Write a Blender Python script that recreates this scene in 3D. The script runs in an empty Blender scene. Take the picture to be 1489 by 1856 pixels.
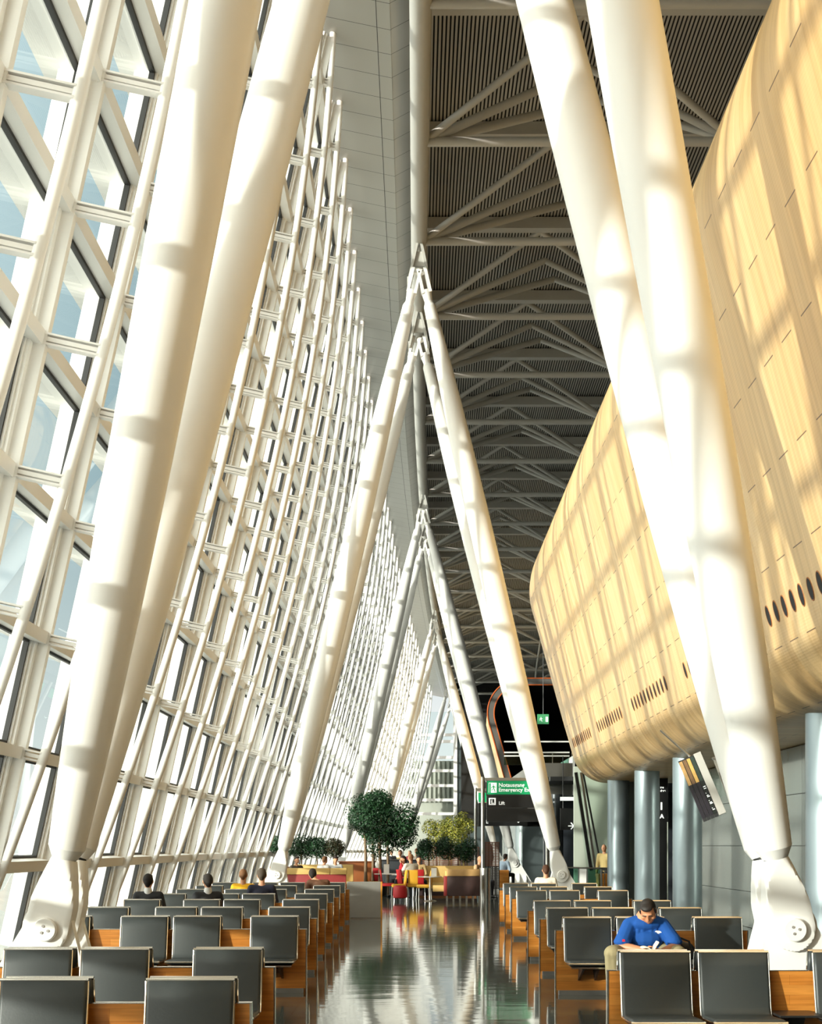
import bpy, bmesh, math, random
from mathutils import Vector, Matrix
random.seed(7)
S = bpy.context.scene
COL = S.collection
PI = math.pi
F = 2500.0            # focal length in pixels of the 1489x1856 frame
EYE = 1.64
def X_at(px, d): return (px - 752.0) * d / F
def Z_at(py, d): return EYE - (py - 1533.0) * d / F

# ------------------------------------------------------------------ colours / materials
def lin(c):
    c = c / 255.0
    return c / 12.92 if c <= 0.04045 else ((c + 0.055) / 1.055) ** 2.4
def rgb(r, g, b): return (lin(r), lin(g), lin(b), 1.0)
MATS = {}
def mat(name, col, rough=0.5, metal=0.0, noise=0.0, nscale=8.0, spec=0.5, stretch=(1, 1, 1), bump=0.0, coat=0.0):
    if name in MATS: return MATS[name]
    m = bpy.data.materials.new(name); m.use_nodes = True
    nt = m.node_tree; b = nt.nodes['Principled BSDF']
    b.inputs['Base Color'].default_value = col
    b.inputs['Roughness'].default_value = rough
    b.inputs['Metallic'].default_value = metal
    b.inputs['Specular IOR Level'].default_value = spec
    if coat:
        b.inputs['Coat Weight'].default_value = coat
        b.inputs['Coat Roughness'].default_value = 0.12
    if noise or bump:
        tc = nt.nodes.new('ShaderNodeTexCoord'); mp = nt.nodes.new('ShaderNodeMapping')
        mp.inputs['Scale'].default_value = stretch
        n = nt.nodes.new('ShaderNodeTexNoise'); n.inputs['Scale'].default_value = nscale
        n.inputs['Detail'].default_value = 4
        nt.links.new(tc.outputs['Object'], mp.inputs['Vector']); nt.links.new(mp.outputs['Vector'], n.inputs['Vector'])
        if noise:
            r = nt.nodes.new('ShaderNodeMixRGB'); r.blend_type = 'MIX'
            k0 = [max(0, c * (1 - noise)) for c in col[:3]] + [1]
            k1 = [min(1, c * (1 + noise)) for c in col[:3]] + [1]
            r.inputs[1].default_value = k0; r.inputs[2].default_value = k1
            nt.links.new(n.outputs['Fac'], r.inputs[0]); nt.links.new(r.outputs[0], b.inputs['Base Color'])
        if bump:
            bp = nt.nodes.new('ShaderNodeBump'); bp.inputs['Strength'].default_value = bump; bp.inputs['Distance'].default_value = 0.01
            nt.links.new(n.outputs['Fac'], bp.inputs['Height']); nt.links.new(bp.outputs['Normal'], b.inputs['Normal'])
    MATS[name] = m
    return m

WHITE = mat('white_paint', (0.86, 0.845, 0.82, 1), 0.36, noise=0.02, nscale=3)
FRAMEW = mat('white_frame', (0.85, 0.84, 0.815, 1), 0.42)
GASKET = mat('black_gasket', (0.012, 0.012, 0.012, 1), 0.6)
SOFFIT = mat('soffit_panel_grey', (0.40, 0.41, 0.39, 1), 0.35, noise=0.05, nscale=2)
TRUSSG = mat('truss_grey', (0.50, 0.49, 0.46, 1), 0.45, noise=0.04)
BEAMG = mat('beam_grey', (0.52, 0.51, 0.48, 1), 0.40, noise=0.03)
LEATHER = mat('black_leather', (0.034, 0.040, 0.041, 1), 0.45, spec=0.5, bump=0.05, nscale=90)
CHROME = mat('polished_aluminium', (0.80, 0.76, 0.70, 1), 0.16, metal=1.0)
STEEL = mat('brushed_steel', (0.46, 0.45, 0.43, 1), 0.28, metal=1.0, noise=0.08, nscale=6, stretch=(1, 1, 12))
BLACKM = mat('black_metal', (0.015, 0.015, 0.016, 1), 0.35)
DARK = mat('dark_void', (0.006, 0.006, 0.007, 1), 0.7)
PLINTH = mat('grey_plinth', (0.30, 0.30, 0.29, 1), 0.35, metal=0.6)
BARK = mat('bark', (0.20, 0.13, 0.075, 1), 0.8, noise=0.5, nscale=14, stretch=(1, 1, 0.4), bump=0.5)
SKIN = mat('skin', rgb(206, 150, 116), 0.5, noise=0.05)
TAN = mat('tan_upholstery', rgb(214, 178, 108), 0.6, noise=0.05, nscale=20)
DKBROWN = mat('dark_brown_upholstery', rgb(58, 36, 34), 0.55, noise=0.1, nscale=20)
MAROON = mat('maroon_upholstery', rgb(150, 50, 50), 0.55, noise=0.08, nscale=20)
YELLOW = mat('yellow_upholstery', rgb(214, 160, 40), 0.6)
RED = mat('red_upholstery', rgb(172, 22, 30), 0.55)
WALLG = mat('grey_metal_wall', (0.33, 0.35, 0.33, 1), 0.25, metal=0.55, noise=0.15, nscale=1.2, stretch=(1, 1, .2))
COLM = mat('blue_grey_metal', (0.26, 0.31, 0.335, 1), 0.40, metal=0.75)

def wood_bench():
    m = bpy.data.materials.new('bench_wood'); m.use_nodes = True
    nt = m.node_tree; b = nt.nodes['Principled BSDF']
    tc = nt.nodes.new('ShaderNodeTexCoord'); mp = nt.nodes.new('ShaderNodeMapping')
    mp.inputs['Scale'].default_value = (0.8, 1, 14)
    n = nt.nodes.new('ShaderNodeTexNoise'); n.inputs['Scale'].default_value = 3; n.inputs['Detail'].default_value = 8
    br = nt.nodes.new('ShaderNodeTexBrick')
    br.inputs['Scale'].default_value = 1; br.inputs['Brick Width'].default_value = 0.9; br.inputs['Row Height'].default_value = 0.075
    br.inputs['Mortar Size'].default_value = 0.0006
    br.inputs['Color1'].default_value = rgb(202, 126, 50); br.inputs['Color2'].default_value = rgb(220, 148, 68); br.inputs['Mortar'].default_value = rgb(120, 66, 22)
    cx = nt.nodes.new('ShaderNodeSeparateXYZ'); cc = nt.nodes.new('ShaderNodeCombineXYZ')
    nt.links.new(tc.outputs['Object'], cx.inputs[0]); nt.links.new(cx.outputs['X'], cc.inputs['X']); nt.links.new(cx.outputs['Z'], cc.inputs['Y'])
    nt.links.new(cc.outputs[0], br.inputs['Vector'])
    nt.links.new(tc.outputs['Object'], mp.inputs['Vector']); nt.links.new(mp.outputs['Vector'], n.inputs['Vector'])
    mx = nt.nodes.new('ShaderNodeMixRGB'); mx.blend_type = 'MULTIPLY'; mx.inputs[0].default_value = 0.7
    rp = nt.nodes.new('ShaderNodeValToRGB'); rp.color_ramp.elements[0].position = .3; rp.color_ramp.elements[1].position = .7
    rp.color_ramp.elements[0].color = (0.55, 0.48, 0.42, 1); rp.color_ramp.elements[1].color = (1, 1, 1, 1)
    nt.links.new(n.outputs['Fac'], rp.inputs[0]); nt.links.new(br.outputs['Color'], mx.inputs[1]); nt.links.new(rp.outputs[0], mx.inputs[2])
    nt.links.new(mx.outputs[0], b.inputs['Base Color']); b.inputs['Roughness'].default_value = 0.32
    return m
WOOD = wood_bench()

def wood_pod():
    m = bpy.data.materials.new('pod_veneer'); m.use_nodes = True
    nt = m.node_tree; b = nt.nodes['Principled BSDF']
    uv = nt.nodes.new('ShaderNodeUVMap'); uv.uv_map = 'uv'
    mp = nt.nodes.new('ShaderNodeMapping'); mp.inputs['Scale'].default_value = (1, 100, 1)
    br = nt.nodes.new('ShaderNodeTexBrick'); br.inputs['Scale'].default_value = 1
    br.inputs['Brick Width'].default_value = 1.85; br.inputs['Row Height'].default_value = 35.0; br.inputs['Mortar Size'].default_value = 0.007
    br.inputs['Color1'].default_value = rgb(222, 182, 124); br.inputs['Color2'].default_value = rgb(234, 199, 145); br.inputs['Mortar'].default_value = rgb(110, 74, 34)
    nt.links.new(uv.outputs[0], mp.inputs[0]); nt.links.new(mp.outputs[0], br.inputs['Vector'])
    mp2 = nt.nodes.new('ShaderNodeMapping'); mp2.inputs['Scale'].default_value = (0.12, 5.0, 1)
    n = nt.nodes.new('ShaderNodeTexNoise'); n.inputs['Scale'].default_value = 1.6; n.inputs['Detail'].default_value = 9; n.inputs['Roughness'].default_value = .62
    nt.links.new(uv.outputs[0], mp2.inputs[0]); nt.links.new(mp2.outputs[0], n.inputs['Vector'])
    rp = nt.nodes.new('ShaderNodeValToRGB'); rp.color_ramp.elements[0].position = .32; rp.color_ramp.elements[1].position = .68
    rp.color_ramp.elements[0].color = (0.66, 0.60, 0.52, 1); rp.color_ramp.elements[1].color = (1, 1, 1, 1)
    nt.links.new(n.outputs['Fac'], rp.inputs[0])
    mx = nt.nodes.new('ShaderNodeMixRGB'); mx.blend_type = 'MULTIPLY'; mx.inputs[0].default_value = 0.8
    nt.links.new(br.outputs['Color'], mx.inputs[1]); nt.links.new(rp.outputs[0], mx.inputs[2]); nt.links.new(mx.outputs[0], b.inputs['Base Color'])
    wv = nt.nodes.new('ShaderNodeTexWave'); wv.inputs['Scale'].default_value = 9.0; wv.bands_direction = 'X'
    nt.links.new(uv.outputs[0], wv.inputs['Vector'])
    bp = nt.nodes.new('ShaderNodeBump'); bp.inputs['Strength'].default_value = 0.06; bp.inputs['Distance'].default_value = 0.01
    nt.links.new(wv.outputs['Fac'], bp.inputs['Height']); nt.links.new(bp.outputs[0], b.inputs['Normal'])
    b.inputs['Roughness'].default_value = 0.36
    return m
PODW = wood_pod()

def floor_mat():
    m = bpy.data.materials.new('polished_granite'); m.use_nodes = True
    nt = m.node_tree; b = nt.nodes['Principled BSDF']
    tc = nt.nodes.new('ShaderNodeTexCoord')
    br = nt.nodes.new('ShaderNodeTexBrick'); br.offset = 0.0
    br.inputs['Scale'].default_value = 1; br.inputs['Brick Width'].default_value = 1.2; br.inputs['Row Height'].default_value = 1.2; br.inputs['Mortar Size'].default_value = 0.003
    br.inputs['Color1'].default_value = (0.085, 0.095, 0.085, 1); br.inputs['Color2'].default_value = (0.105, 0.115, 0.102, 1); br.inputs['Mortar'].default_value = (0.015, 0.015, 0.015, 1)
    nt.links.new(tc.outputs['Object'], br.inputs['Vector'])
    n = nt.nodes.new('ShaderNodeTexNoise'); n.inputs['Scale'].default_value = 60; n.inputs['Detail'].default_value = 3
    nt.links.new(tc.outputs['Object'], n.inputs['Vector'])
    mx = nt.nodes.new('ShaderNodeMixRGB'); mx.blend_type = 'MULTIPLY'; mx.inputs[0].default_value = .5
    nt.links.new(br.outputs['Color'], mx.inputs[1]); nt.links.new(n.outputs['Fac'], mx.inputs[2]); nt.links.new(mx.outputs[0], b.inputs['Base Color'])
    mp = nt.nodes.new('ShaderNodeMapping'); mp.inputs['Scale'].default_value = (0.9, 2.2, 1)
    n2 = nt.nodes.new('ShaderNodeTexNoise'); n2.inputs['Scale'].default_value = 1.3; n2.inputs['Detail'].default_value = 2
    nt.links.new(tc.outputs['Object'], mp.inputs[0]); nt.links.new(mp.outputs[0], n2.inputs['Vector'])
    bp = nt.nodes.new('ShaderNodeBump'); bp.inputs['Strength'].default_value = 0.16; bp.inputs['Distance'].default_value = 0.012
    nt.links.new(n2.outputs['Fac'], bp.inputs['Height']); nt.links.new(bp.outputs[0], b.inputs['Normal'])
    b.inputs['Roughness'].default_value = 0.065; b.inputs['IOR'].default_value = 1.6
    return m

def glass_mat(name, tint, ior=1.5):
    m = bpy.data.materials.new(name); m.use_nodes = True
    nt = m.node_tree; nt.nodes.remove(nt.nodes['Principled BSDF'])
    out = nt.nodes['Material Output']
    tr = nt.nodes.new('ShaderNodeBsdfTransparent'); tr.inputs[0].default_value = tint
    gl = nt.nodes.new('ShaderNodeBsdfGlossy'); gl.inputs['Roughness'].default_value = 0.0
    fr = nt.nodes.new('ShaderNodeFresnel'); fr.inputs['IOR'].default_value = ior
    mx = nt.nodes.new('ShaderNodeMixShader')
    nt.links.new(fr.outputs[0], mx.inputs[0]); nt.links.new(tr.outputs[0], mx.inputs[1]); nt.links.new(gl.outputs[0], mx.inputs[2])
    nt.links.new(mx.outputs[0], out.inputs['Surface'])
    return m
GLASS = glass_mat('window_glass', (0.84, 0.93, 0.92, 1))
GLASSG = glass_mat('green_balustrade_glass', (0.45, 0.66, 0.58, 1))

def leaf_mat(name, c0, c1):
    m = bpy.data.materials.new(name); m.use_nodes = True
    nt = m.node_tree; b = nt.nodes['Principled BSDF']
    g = nt.nodes.new('ShaderNodeNewGeometry'); mx = nt.nodes.new('ShaderNodeMixRGB')
    mx.inputs[1].default_value = c0; mx.inputs[2].default_value = c1
    nt.links.new(g.outputs['Random Per Island'], mx.inputs[0]); nt.links.new(mx.outputs[0], b.inputs['Base Color'])
    b.inputs['Roughness'].default_value = 0.45
    return m
LEAF = leaf_mat('fig_leaf', rgb(14, 44, 24), rgb(46, 92, 52))
BAMB = leaf_mat('bamboo_leaf', rgb(96, 110, 34), rgb(176, 168, 66))
AUTUMN = leaf_mat('browning_leaf', rgb(70, 52, 30), rgb(40, 62, 34))

def emit(name, col, s):
    m = bpy.data.materials.new(name); m.use_nodes = True
    nt = m.node_tree; b = nt.nodes['Principled BSDF']
    b.inputs['Base Color'].default_value = col
    b.inputs['Emission Color'].default_value = col; b.inputs['Emission Strength'].default_value = s
    return m
SIGNGREEN = emit('sign_green_lit', rgb(0, 140, 84), 0.45)
SIGNWHITE = emit('sign_white_lit', (0.85, 0.88, 0.85, 1), 0.55)
SIGNBLACK = mat('sign_black', (0.012, 0.012, 0.013, 1), 0.3)

# ------------------------------------------------------------------ mesh builder
class MB:
    def __init__(s): s.v = []; s.f = []; s.m = []; s.uv = {}; s.mats = []; s.cur = 0
    def use(s, material):
        if material not in s.mats: s.mats.append(material)
        s.cur = s.mats.index(material); return s
    def add(s, vs, fs):
        o = len(s.v); s.v += [tuple(v) for v in vs]
        for f in fs: s.f.append([o + i for i in f]); s.m.append(s.cur)
    def hexa(s, p):   # 8 points: bottom ring 0-3, top ring 4-7
        s.add(p, [(3, 2, 1, 0), (4, 5, 6, 7), (0, 1, 5, 4), (1, 2, 6, 5), (2, 3, 7, 6), (3, 0, 4, 7)])
    def box(s, x0, x1, y0, y1, z0, z1):
        s.hexa([(x0, y0, z0), (x1, y0, z0), (x1, y1, z0), (x0, y1, z0), (x0, y0, z1), (x1, y0, z1), (x1, y1, z1), (x0, y1, z1)])
    def tube(s, pts, r, n=12, caps=True):
        pts = [Vector(p) for p in pts]; rs = r if isinstance(r, (list, tuple)) else [r] * len(pts)
        rings = []; ref = None
        for i, p in enumerate(pts):
            t = (pts[min(i + 1, len(pts) - 1)] - pts[max(i - 1, 0)]).normalized()
            if ref is None:
                ref = Vector((0, 0, 1)) if abs(t.z) < .9 else Vector((1, 0, 0))
            a = (ref - t * ref.dot(t)).normalized(); b = t.cross(a); ref = a
            rings.append([p + (a * math.cos(2 * PI * k / n) + b * math.sin(2 * PI * k / n)) * rs[i] for k in range(n)])
        vs = [v for ring in rings for v in ring]; fs = []
        for i in range(len(pts) - 1):
            for k in range(n):
                fs.append((i * n + k, i * n + (k + 1) % n, (i + 1) * n + (k + 1) % n, (i + 1) * n + k))
        if caps:
            fs.append(tuple(reversed(range(n)))); fs.append(tuple((len(pts) - 1) * n + k for k in range(n)))
        s.add(vs, fs)
    def bar(s, p0, p1, w, h, up=(0, 0, 1)):   # rectangular bar between points; h along up, w across
        p0 = Vector(p0); p1 = Vector(p1); t = (p1 - p0).normalized(); up = Vector(up)
        b = (up - t * up.dot(t)).normalized(); a = t.cross(b)
        q = []
        for p in (p0, p1):
            q += [p - a * w / 2 - b * h / 2, p + a * w / 2 - b * h / 2, p + a * w / 2 + b * h / 2, p - a * w / 2 + b * h / 2]
        s.hexa(q)
    def loft(s, rings, closed=True, caps=True):
        n = len(rings[0]); vs = [v for r in rings for v in r]; fs = []
        for i in range(len(rings) - 1):
            for k in range(n if closed else n - 1):
                fs.append((i * n + k, i * n + (k + 1) % n, (i + 1) * n + (k + 1) % n, (i + 1) * n + k))
        if caps and closed:
            fs.append(tuple(reversed(range(n)))); fs.append(tuple((len(rings) - 1) * n + k for k in range(n)))
        s.add(vs, fs)
    def prism(s, poly, to3, a, b):   # poly 2D extruded a..b ; to3(p, t) -> 3D
        n = len(poly)
        vs = [to3(p, a) for p in poly] + [to3(p, b) for p in poly]
        fs = [tuple(reversed(range(n))), tuple(range(n, 2 * n))]
        for k in range(n): fs.append((k, (k + 1) % n, n + (k + 1) % n, n + k))
        s.add(vs, fs)
    def ball(s, c, r, seg=12, rings=8, rot=None):
        c = Vector(c); r = (r, r, r) if not isinstance(r, (tuple, list)) else r
        vs = []
        for i in range(1, rings):
            th = PI * i / rings
            for k in range(seg):
                ph = 2 * PI * k / seg
                vs.append(Vector((math.sin(th) * math.cos(ph) * r[0], math.sin(th) * math.sin(ph) * r[1], math.cos(th) * r[2])))
        vs += [Vector((0, 0, r[2])), Vector((0, 0, -r[2]))]
        if rot is not None: vs = [rot @ v for v in vs]
        vs = [v + c for v in vs]; fs = []
        for i in range(rings - 2):
            for k in range(seg):
                fs.append((i * seg + k, (i + 1) * seg + k, (i + 1) * seg + (k + 1) % seg, i * seg + (k + 1) % seg))
        t = len(vs) - 2
        for k in range(seg):
            fs.append((t, k, (k + 1) % seg)); fs.append((t + 1, (rings - 2) * seg + (k + 1) % seg, (rings - 2) * seg + k))
        s.add(vs, fs)
    def mesh(s, name, material=None, smooth=False, bevel=0.0, recalc=True):
        me = bpy.data.meshes.new(name); me.from_pydata(s.v, [], s.f)
        mats = s.mats if s.mats else [material]
        for mm in mats: me.materials.append(mm)
        if s.mats: me.polygons.foreach_set('material_index', s.m)
        if recalc or bevel:
            bm = bmesh.new(); bm.from_mesh(me)
            if recalc: bmesh.ops.recalc_face_normals(bm, faces=bm.faces)
            if bevel:
                es = [e for e in bm.edges if len(e.link_faces) == 2 and e.calc_face_angle(0) > 0.6]
                bmesh.ops.bevel(bm, geom=es, offset=bevel, segments=2, profile=0.6, affect='EDGES', clamp_overlap=True)
            bm.to_mesh(me); bm.free()
        if smooth:
            me.polygons.foreach_set('use_smooth', [True] * len(me.polygons))
            if smooth != 'all':
                try: me.set_sharp_from_angle(angle=math.radians(38))
                except Exception: pass
        me.update(); return me
    def build(s, name, material=None, parent=None, smooth=False, bevel=0.0, recalc=True, loc=None):
        o = bpy.data.objects.new(name, s.mesh(name, material, smooth, bevel, recalc)); COL.objects.link(o)
        if parent is not None: o.parent = parent
        if loc is not None: o.location = loc
        return o

def obj(name, me, parent=None, loc=(0, 0, 0)):
    o = bpy.data.objects.new(name, me); COL.objects.link(o); o.location = loc
    if parent is not None: o.parent = parent
    return o
def tag(o, label=None, cat=None, group=None, kind=None):
    if label: o['label'] = label
    if cat: o['category'] = cat
    if group: o['group'] = group
    if kind: o['kind'] = kind
    return o
def thing(name, label, cat, loc=(0, 0, 0), rz=0.0, group=None):
    o = bpy.data.objects.new(name, None); COL.objects.link(o); o.empty_display_size = 0.1
    o.location = loc; o.rotation_euler = (0, 0, rz)
    return tag(o, label, cat, group)
def structure(o): o['kind'] = 'structure'; return o
def copy_tree(o, parent=None):
    c = o.copy(); COL.objects.link(c); c.parent = parent
    for ch in o.children: copy_tree(ch, c)
    return c
ONES = ['', 'first', 'second', 'third', 'fourth', 'fifth', 'sixth', 'seventh', 'eighth', 'ninth', 'tenth', 'eleventh', 'twelfth', 'thirteenth', 'fourteenth', 'fifteenth', 'sixteenth', 'seventeenth', 'eighteenth', 'nineteenth']
TENS = {2: ('twenty', 'twentieth'), 3: ('thirty', 'thirtieth'), 4: ('forty', 'fortieth'), 5: ('fifty', 'fiftieth')}
def nth(n):
    if n < 20: return ONES[n]
    t, o = divmod(n, 10)
    return TENS[t][1] if o == 0 else TENS[t][0] + '-' + ONES[o]

# the hall bends gently to the right and its roof dips with distance
def XC(d): return 0.00048 * max(0.0, d - 36.0) ** 2
def DROP(d): return 0.00058 * max(0.0, d - 45.0) ** 2
D_END = 117.0

# ------------------------------------------------------------------ camera
cam = bpy.data.cameras.new('camera'); co = bpy.data.objects.new('camera', cam); COL.objects.link(co)
cam.sensor_fit = 'VERTICAL'; cam.sensor_height = 36.0; cam.sensor_width = 36.0; cam.lens = F / 1856.0 * 36.0
cam.shift_x = -7.5 / 1856.0; cam.shift_y = 605.0 / 1856.0
co.location = (0, 0, EYE); co.rotation_euler = (PI / 2, 0, 0); cam.clip_end = 600
S.camera = co

# ------------------------------------------------------------------ floor, ground, walls
def strip(name, prof, d0, d1, n, material, xc=True, smooth=True, off=0.0, closed=False, uv=True):
    """sweep an (x,z) profile along the hall, following its bend and dip"""
    m = MB(); rings = []
    for i in range(n + 1):
        d = d0 + (d1 - d0) * i / n
        rings.append([(x + (XC(d) if xc else 0), d, z - (DROP(d) * min(1, max(0, z / 15.0)) if xc else 0)) for x, z in prof])
    m.loft(rings, closed=closed, caps=closed)
    me = m.mesh(name, material, smooth=smooth, recalc=closed)
    return obj(name, me)

fm = floor_mat()
m = MB(); m.box(-5.75, 22, -14, 130, -0.12, 0.0)
structure(m.build('floor', fm))
m = MB(); m.box(-160, -5.9, -90, 330, -0.9, -0.6)
structure(m.build('ground_outside', mat('apron_concrete', (0.42, 0.41, 0.38, 1), 0.9, noise=0.1, nscale=0.3)))
# unseen rear wall added to close out sky light, then the right wall
m = MB(); m.box(-5.9, 22, -14.2, -14.0, 0, 19.2)
structure(m.build('wall_back_added', mat('added_rear_wall', (0.35, 0.33, 0.30, 1), 0.6)))
m = MB(); m.box(16.0, 16.2, -14, 130, 0, 19.2)
structure(m.build('wall_right', mat('dark_rear_wall', (0.05, 0.05, 0.052, 1), 0.5)))

# ------------------------------------------------------------------ facade (wall_left): bowed trusses and windows
U = Vector((0.2212, 0, 1)).normalized(); N = Vector((U.z, 0, -U.x))
G0 = Vector((-5.60, 0, 0))
def fac(y, u, n): p = G0 + U * u + N * n; return Vector((p.x, y, p.z))
UT = 17.75
def fbox(m, y0, y1, u0, u1, n0, n1):
    m.hexa([fac(y0, u0, n0), fac(y1, u0, n0), fac(y1, u0, n1), fac(y0, u0, n1), fac(y0, u1, n0), fac(y1, u1, n0), fac(y1, u1, n1), fac(y0, u1, n1)])
def xg(z): return -5.60 + 0.2212 * z
def bow(z): t = z / 18.3; return 0.86 * 4 * t * (1 - t)
LEV = [1.35 + 1.37 * k for k in range(12)]
def rung_ends(z):
    p = Vector((xg(z) + bow(z), 0, z)); dist = bow(z) * U.z
    return p - N * dist, p
PITCH = 2.45
mt = MB(); mt.tube([(xg(z * .5) + bow(z * .5), 0, z * .5) for z in range(0, 36)], 0.062, 14)
ME_TUBE = mt.mesh('tube', WHITE, smooth=True)
mt = MB(); fbox(mt, -0.055, 0.055, -0.1, UT, -0.06, 0.20); ME_MULL = mt.mesh('mullion', FRAMEW)
mt = MB(); fbox(mt, -0.03, 0.03, 0.2, UT, -0.30, -0.06); ME_FIN = mt.mesh('outer_fin', FRAMEW)
ME_RUNG = []
for z in LEV:
    a, b = rung_ends(z); mt = MB()
    a2 = a + N * 0.12
    mt.bar(a2, b, 0.085, 0.045, up=U)
    up = U * 0.052
    mt.bar(a2 + up, b + up - N * .02, 0.12, 0.02, up=U); mt.bar(a2 - up, b - up - N * .02, 0.12, 0.02, up=U)
    mt.bar(a2 + N * .0, a2 + N * .03, 0.14, 0.17, up=U)
    ME_RUNG.append(mt.mesh('rung', WHITE))
gl_lev = []
for z in LEV:
    a, b = rung_ends(z); gl_lev.append((a - G0).dot(U))
def window_meshes():
    fr = MB(); gk = MB(); pn = MB()
    W = PITCH
    lv = [0.0] + gl_lev + [UT]
    fbox(fr, 0.055, 0.15, 0, UT, -0.05, 0.07); fbox(fr, W - 0.15, W - 0.055, 0, UT, -0.05, 0.07)
    fbox(fr, 0.15, 0.19, 0, UT, -0.08, 0.03); fbox(fr, W - 0.19, W - 0.15, 0, UT, -0.08, 0.03)
    for u in lv[:-1]:
        fbox(fr, 0.055, W - 0.055, u - 0.075, u + 0.075, -0.10, 0.17)
        if u > 0.1: fbox(fr, 0.0, W, u - 0.02, u + 0.02, -0.52, -0.10)
    for a, b in zip(lv[:-1], lv[1:]):
        y0, y1, u0, u1 = 0.19, W - 0.19, a + 0.075, b - 0.075
        g = 0.032
        fbox(gk, y0, y0 + g, u0, u1, -0.06, 0.005); fbox(gk, y1 - g, y1, u0, u1, -0.06, 0.005)
        fbox(gk, y0 + g, y1 - g, u0, u0 + g, -0.06, 0.005); fbox(gk, y0 + g, y1 - g, u1 - g, u1, -0.06, 0.005)
        pn.add([fac(y0 + g, u0 + g, -0.03), fac(y1 - g, u0 + g, -0.03), fac(y1 - g, u1 - g, -0.03), fac(y0 + g, u1 - g, -0.03)], [(0, 1, 2, 3)])
    return fr.mesh('frame', FRAMEW), gk.mesh('gasket', GASKET), pn.mesh('pane', GLASS, recalc=False)
MW = window_meshes()
NLAD = 0
k = 0
d = 12.05 - 9 * PITCH
lads = []
while d < D_END + 0.1:
    lads.append(d); d += PITCH
wn = 0
for i, d in enumerate(lads):
    zs = (17.3 - DROP(d)) / 17.3
    seen = d > 9.0
    if seen:
        wn_ = i - [j for j, q in enumerate(lads) if q > 9.0][0] + 1
        lb = 'white bowed tube truss on the glass wall, %s one from the camera' % nth(wn_)
    else:
        lb = 'white bowed tube truss on the glass wall beside the camera, out of view'
    t = thing('facade_truss', lb, 'truss', (XC(d), d, 0), 0, 'bowed tube trusses along the glass wall')
    t.scale = (1, 1, zs)
    obj('tube', ME_TUBE, t); obj('mullion', ME_MULL, t); obj('outer_fin', ME_FIN, t)
    for r in ME_RUNG: obj('rung', r, t)
    if i + 1 < len(lads):
        wn += 1
        e = bpy.data.objects.new('window_%d' % wn, None); COL.objects.link(e); structure(e)
        dx = XC(lads[i + 1]) - XC(d)
        e.location = (XC(d), d, 0); e.rotation_euler = (0, 0, -math.atan2(dx, PITCH)); e.scale = (1, math.hypot(dx, PITCH) / PITCH, zs)
        obj('frame', MW[0], e); obj('gasket', MW[1], e); obj('pane', MW[2], e)
# low kerb along the glass wall
structure(strip('baseboard_left', [(-5.62, 0.0), (-5.62, 0.16), (-5.35, 0.16), (-5.35, 0.0)], -14, D_END, 40, mat('kerb', (0.5, 0.49, 0.46, 1), .5), closed=True, smooth=False))

# ------------------------------------------------------------------ roof
def panel_mat(name, col, pitch):
    m = bpy.data.materials.new(name); m.use_nodes = True
    nt = m.node_tree; b = nt.nodes['Principled BSDF']; tc = nt.nodes.new('ShaderNodeTexCoord')
    sp = nt.nodes.new('ShaderNodeSeparateXYZ'); nt.links.new(tc.outputs['Object'], sp.inputs[0])
    mo = nt.nodes.new('ShaderNodeMath'); mo.operation = 'PINGPONG'; mo.inputs[1].default_value = pitch / 2
    lt = nt.nodes.new('ShaderNodeMath'); lt.operation = 'LESS_THAN'; lt.inputs[1].default_value = 0.008
    nt.links.new(sp.outputs['Y'], mo.inputs[0]); nt.links.new(mo.outputs[0], lt.inputs[0])
    mx = nt.nodes.new('ShaderNodeMixRGB'); mx.inputs[1].default_value = col; mx.inputs[2].default_value = (0.05, 0.05, 0.05, 1)
    nt.links.new(lt.outputs[0], mx.inputs[0]); nt.links.new(mx.outputs[0], b.inputs['Base Color'])
    b.inputs['Roughness'].default_value = 0.33
    return m
PANEL = panel_mat('soffit_panels', (0.40, 0.41, 0.385, 1), 0.82)
structure(strip('trim_1', [(-2.1, 17.5), (-0.735, 17.215)], -14, D_END, 60, PANEL, smooth=False))
structure(strip('trim_2', [(-0.735, 17.26), (-0.72, 17.26)], -14, D_END, 60, GASKET, smooth=False))
structure(strip('trim_3', [(-0.72, 17.21), (-0.47, 17.16), (-0.455, 17.175), (-0.10, 17.36), (-0.10, 18.9)], -14, D_END, 60, PANEL, smooth=False))
# ribbed deck: pale ribs with dark gaps between them
DECK = mat('deck_rib', (0.46, 0.445, 0.41, 1), 0.5)
DECKGAP = mat('deck_gap', (0.03, 0.03, 0.03, 1), 0.8)
def deck():
    prof = []; flags = []; x = -0.1
    while x < 15.9:
        prof += [(x, 18.62), (x + 0.050, 18.62), (x + 0.055, 18.69), (x + 0.078, 18.69)]; flags += [0, 0, 1, 0]
        x += 0.085
    n = 44; m = MB(); o = []
    rows = []
    for i in range(n + 1):
        d = -14 + (D_END + 14) * i / n
        rows.append([(x + XC(d), d, z - DROP(d)) for x, z in prof])
    P = len(prof)
    m.v = [v for r in rows for v in r]
    m.mats = [DECK, DECKGAP]
    for i in range(n):
        for k in range(P - 1):
            m.f.append([i * P + k, i * P + k + 1, (i + 1) * P + k + 1, (i + 1) * P + k]); m.m.append(1 if k % 4 in (1, 2, 3) else 0)
    return m.build('ceiling', None, recalc=False)
structure(deck())
m = MB(); m.box(-2.0, 16.2, -14, 130, 19.0, 19.2)
structure(m.build('roof', mat('roof_top', (0.3, 0.3, 0.3, 1), .8)))

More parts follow.
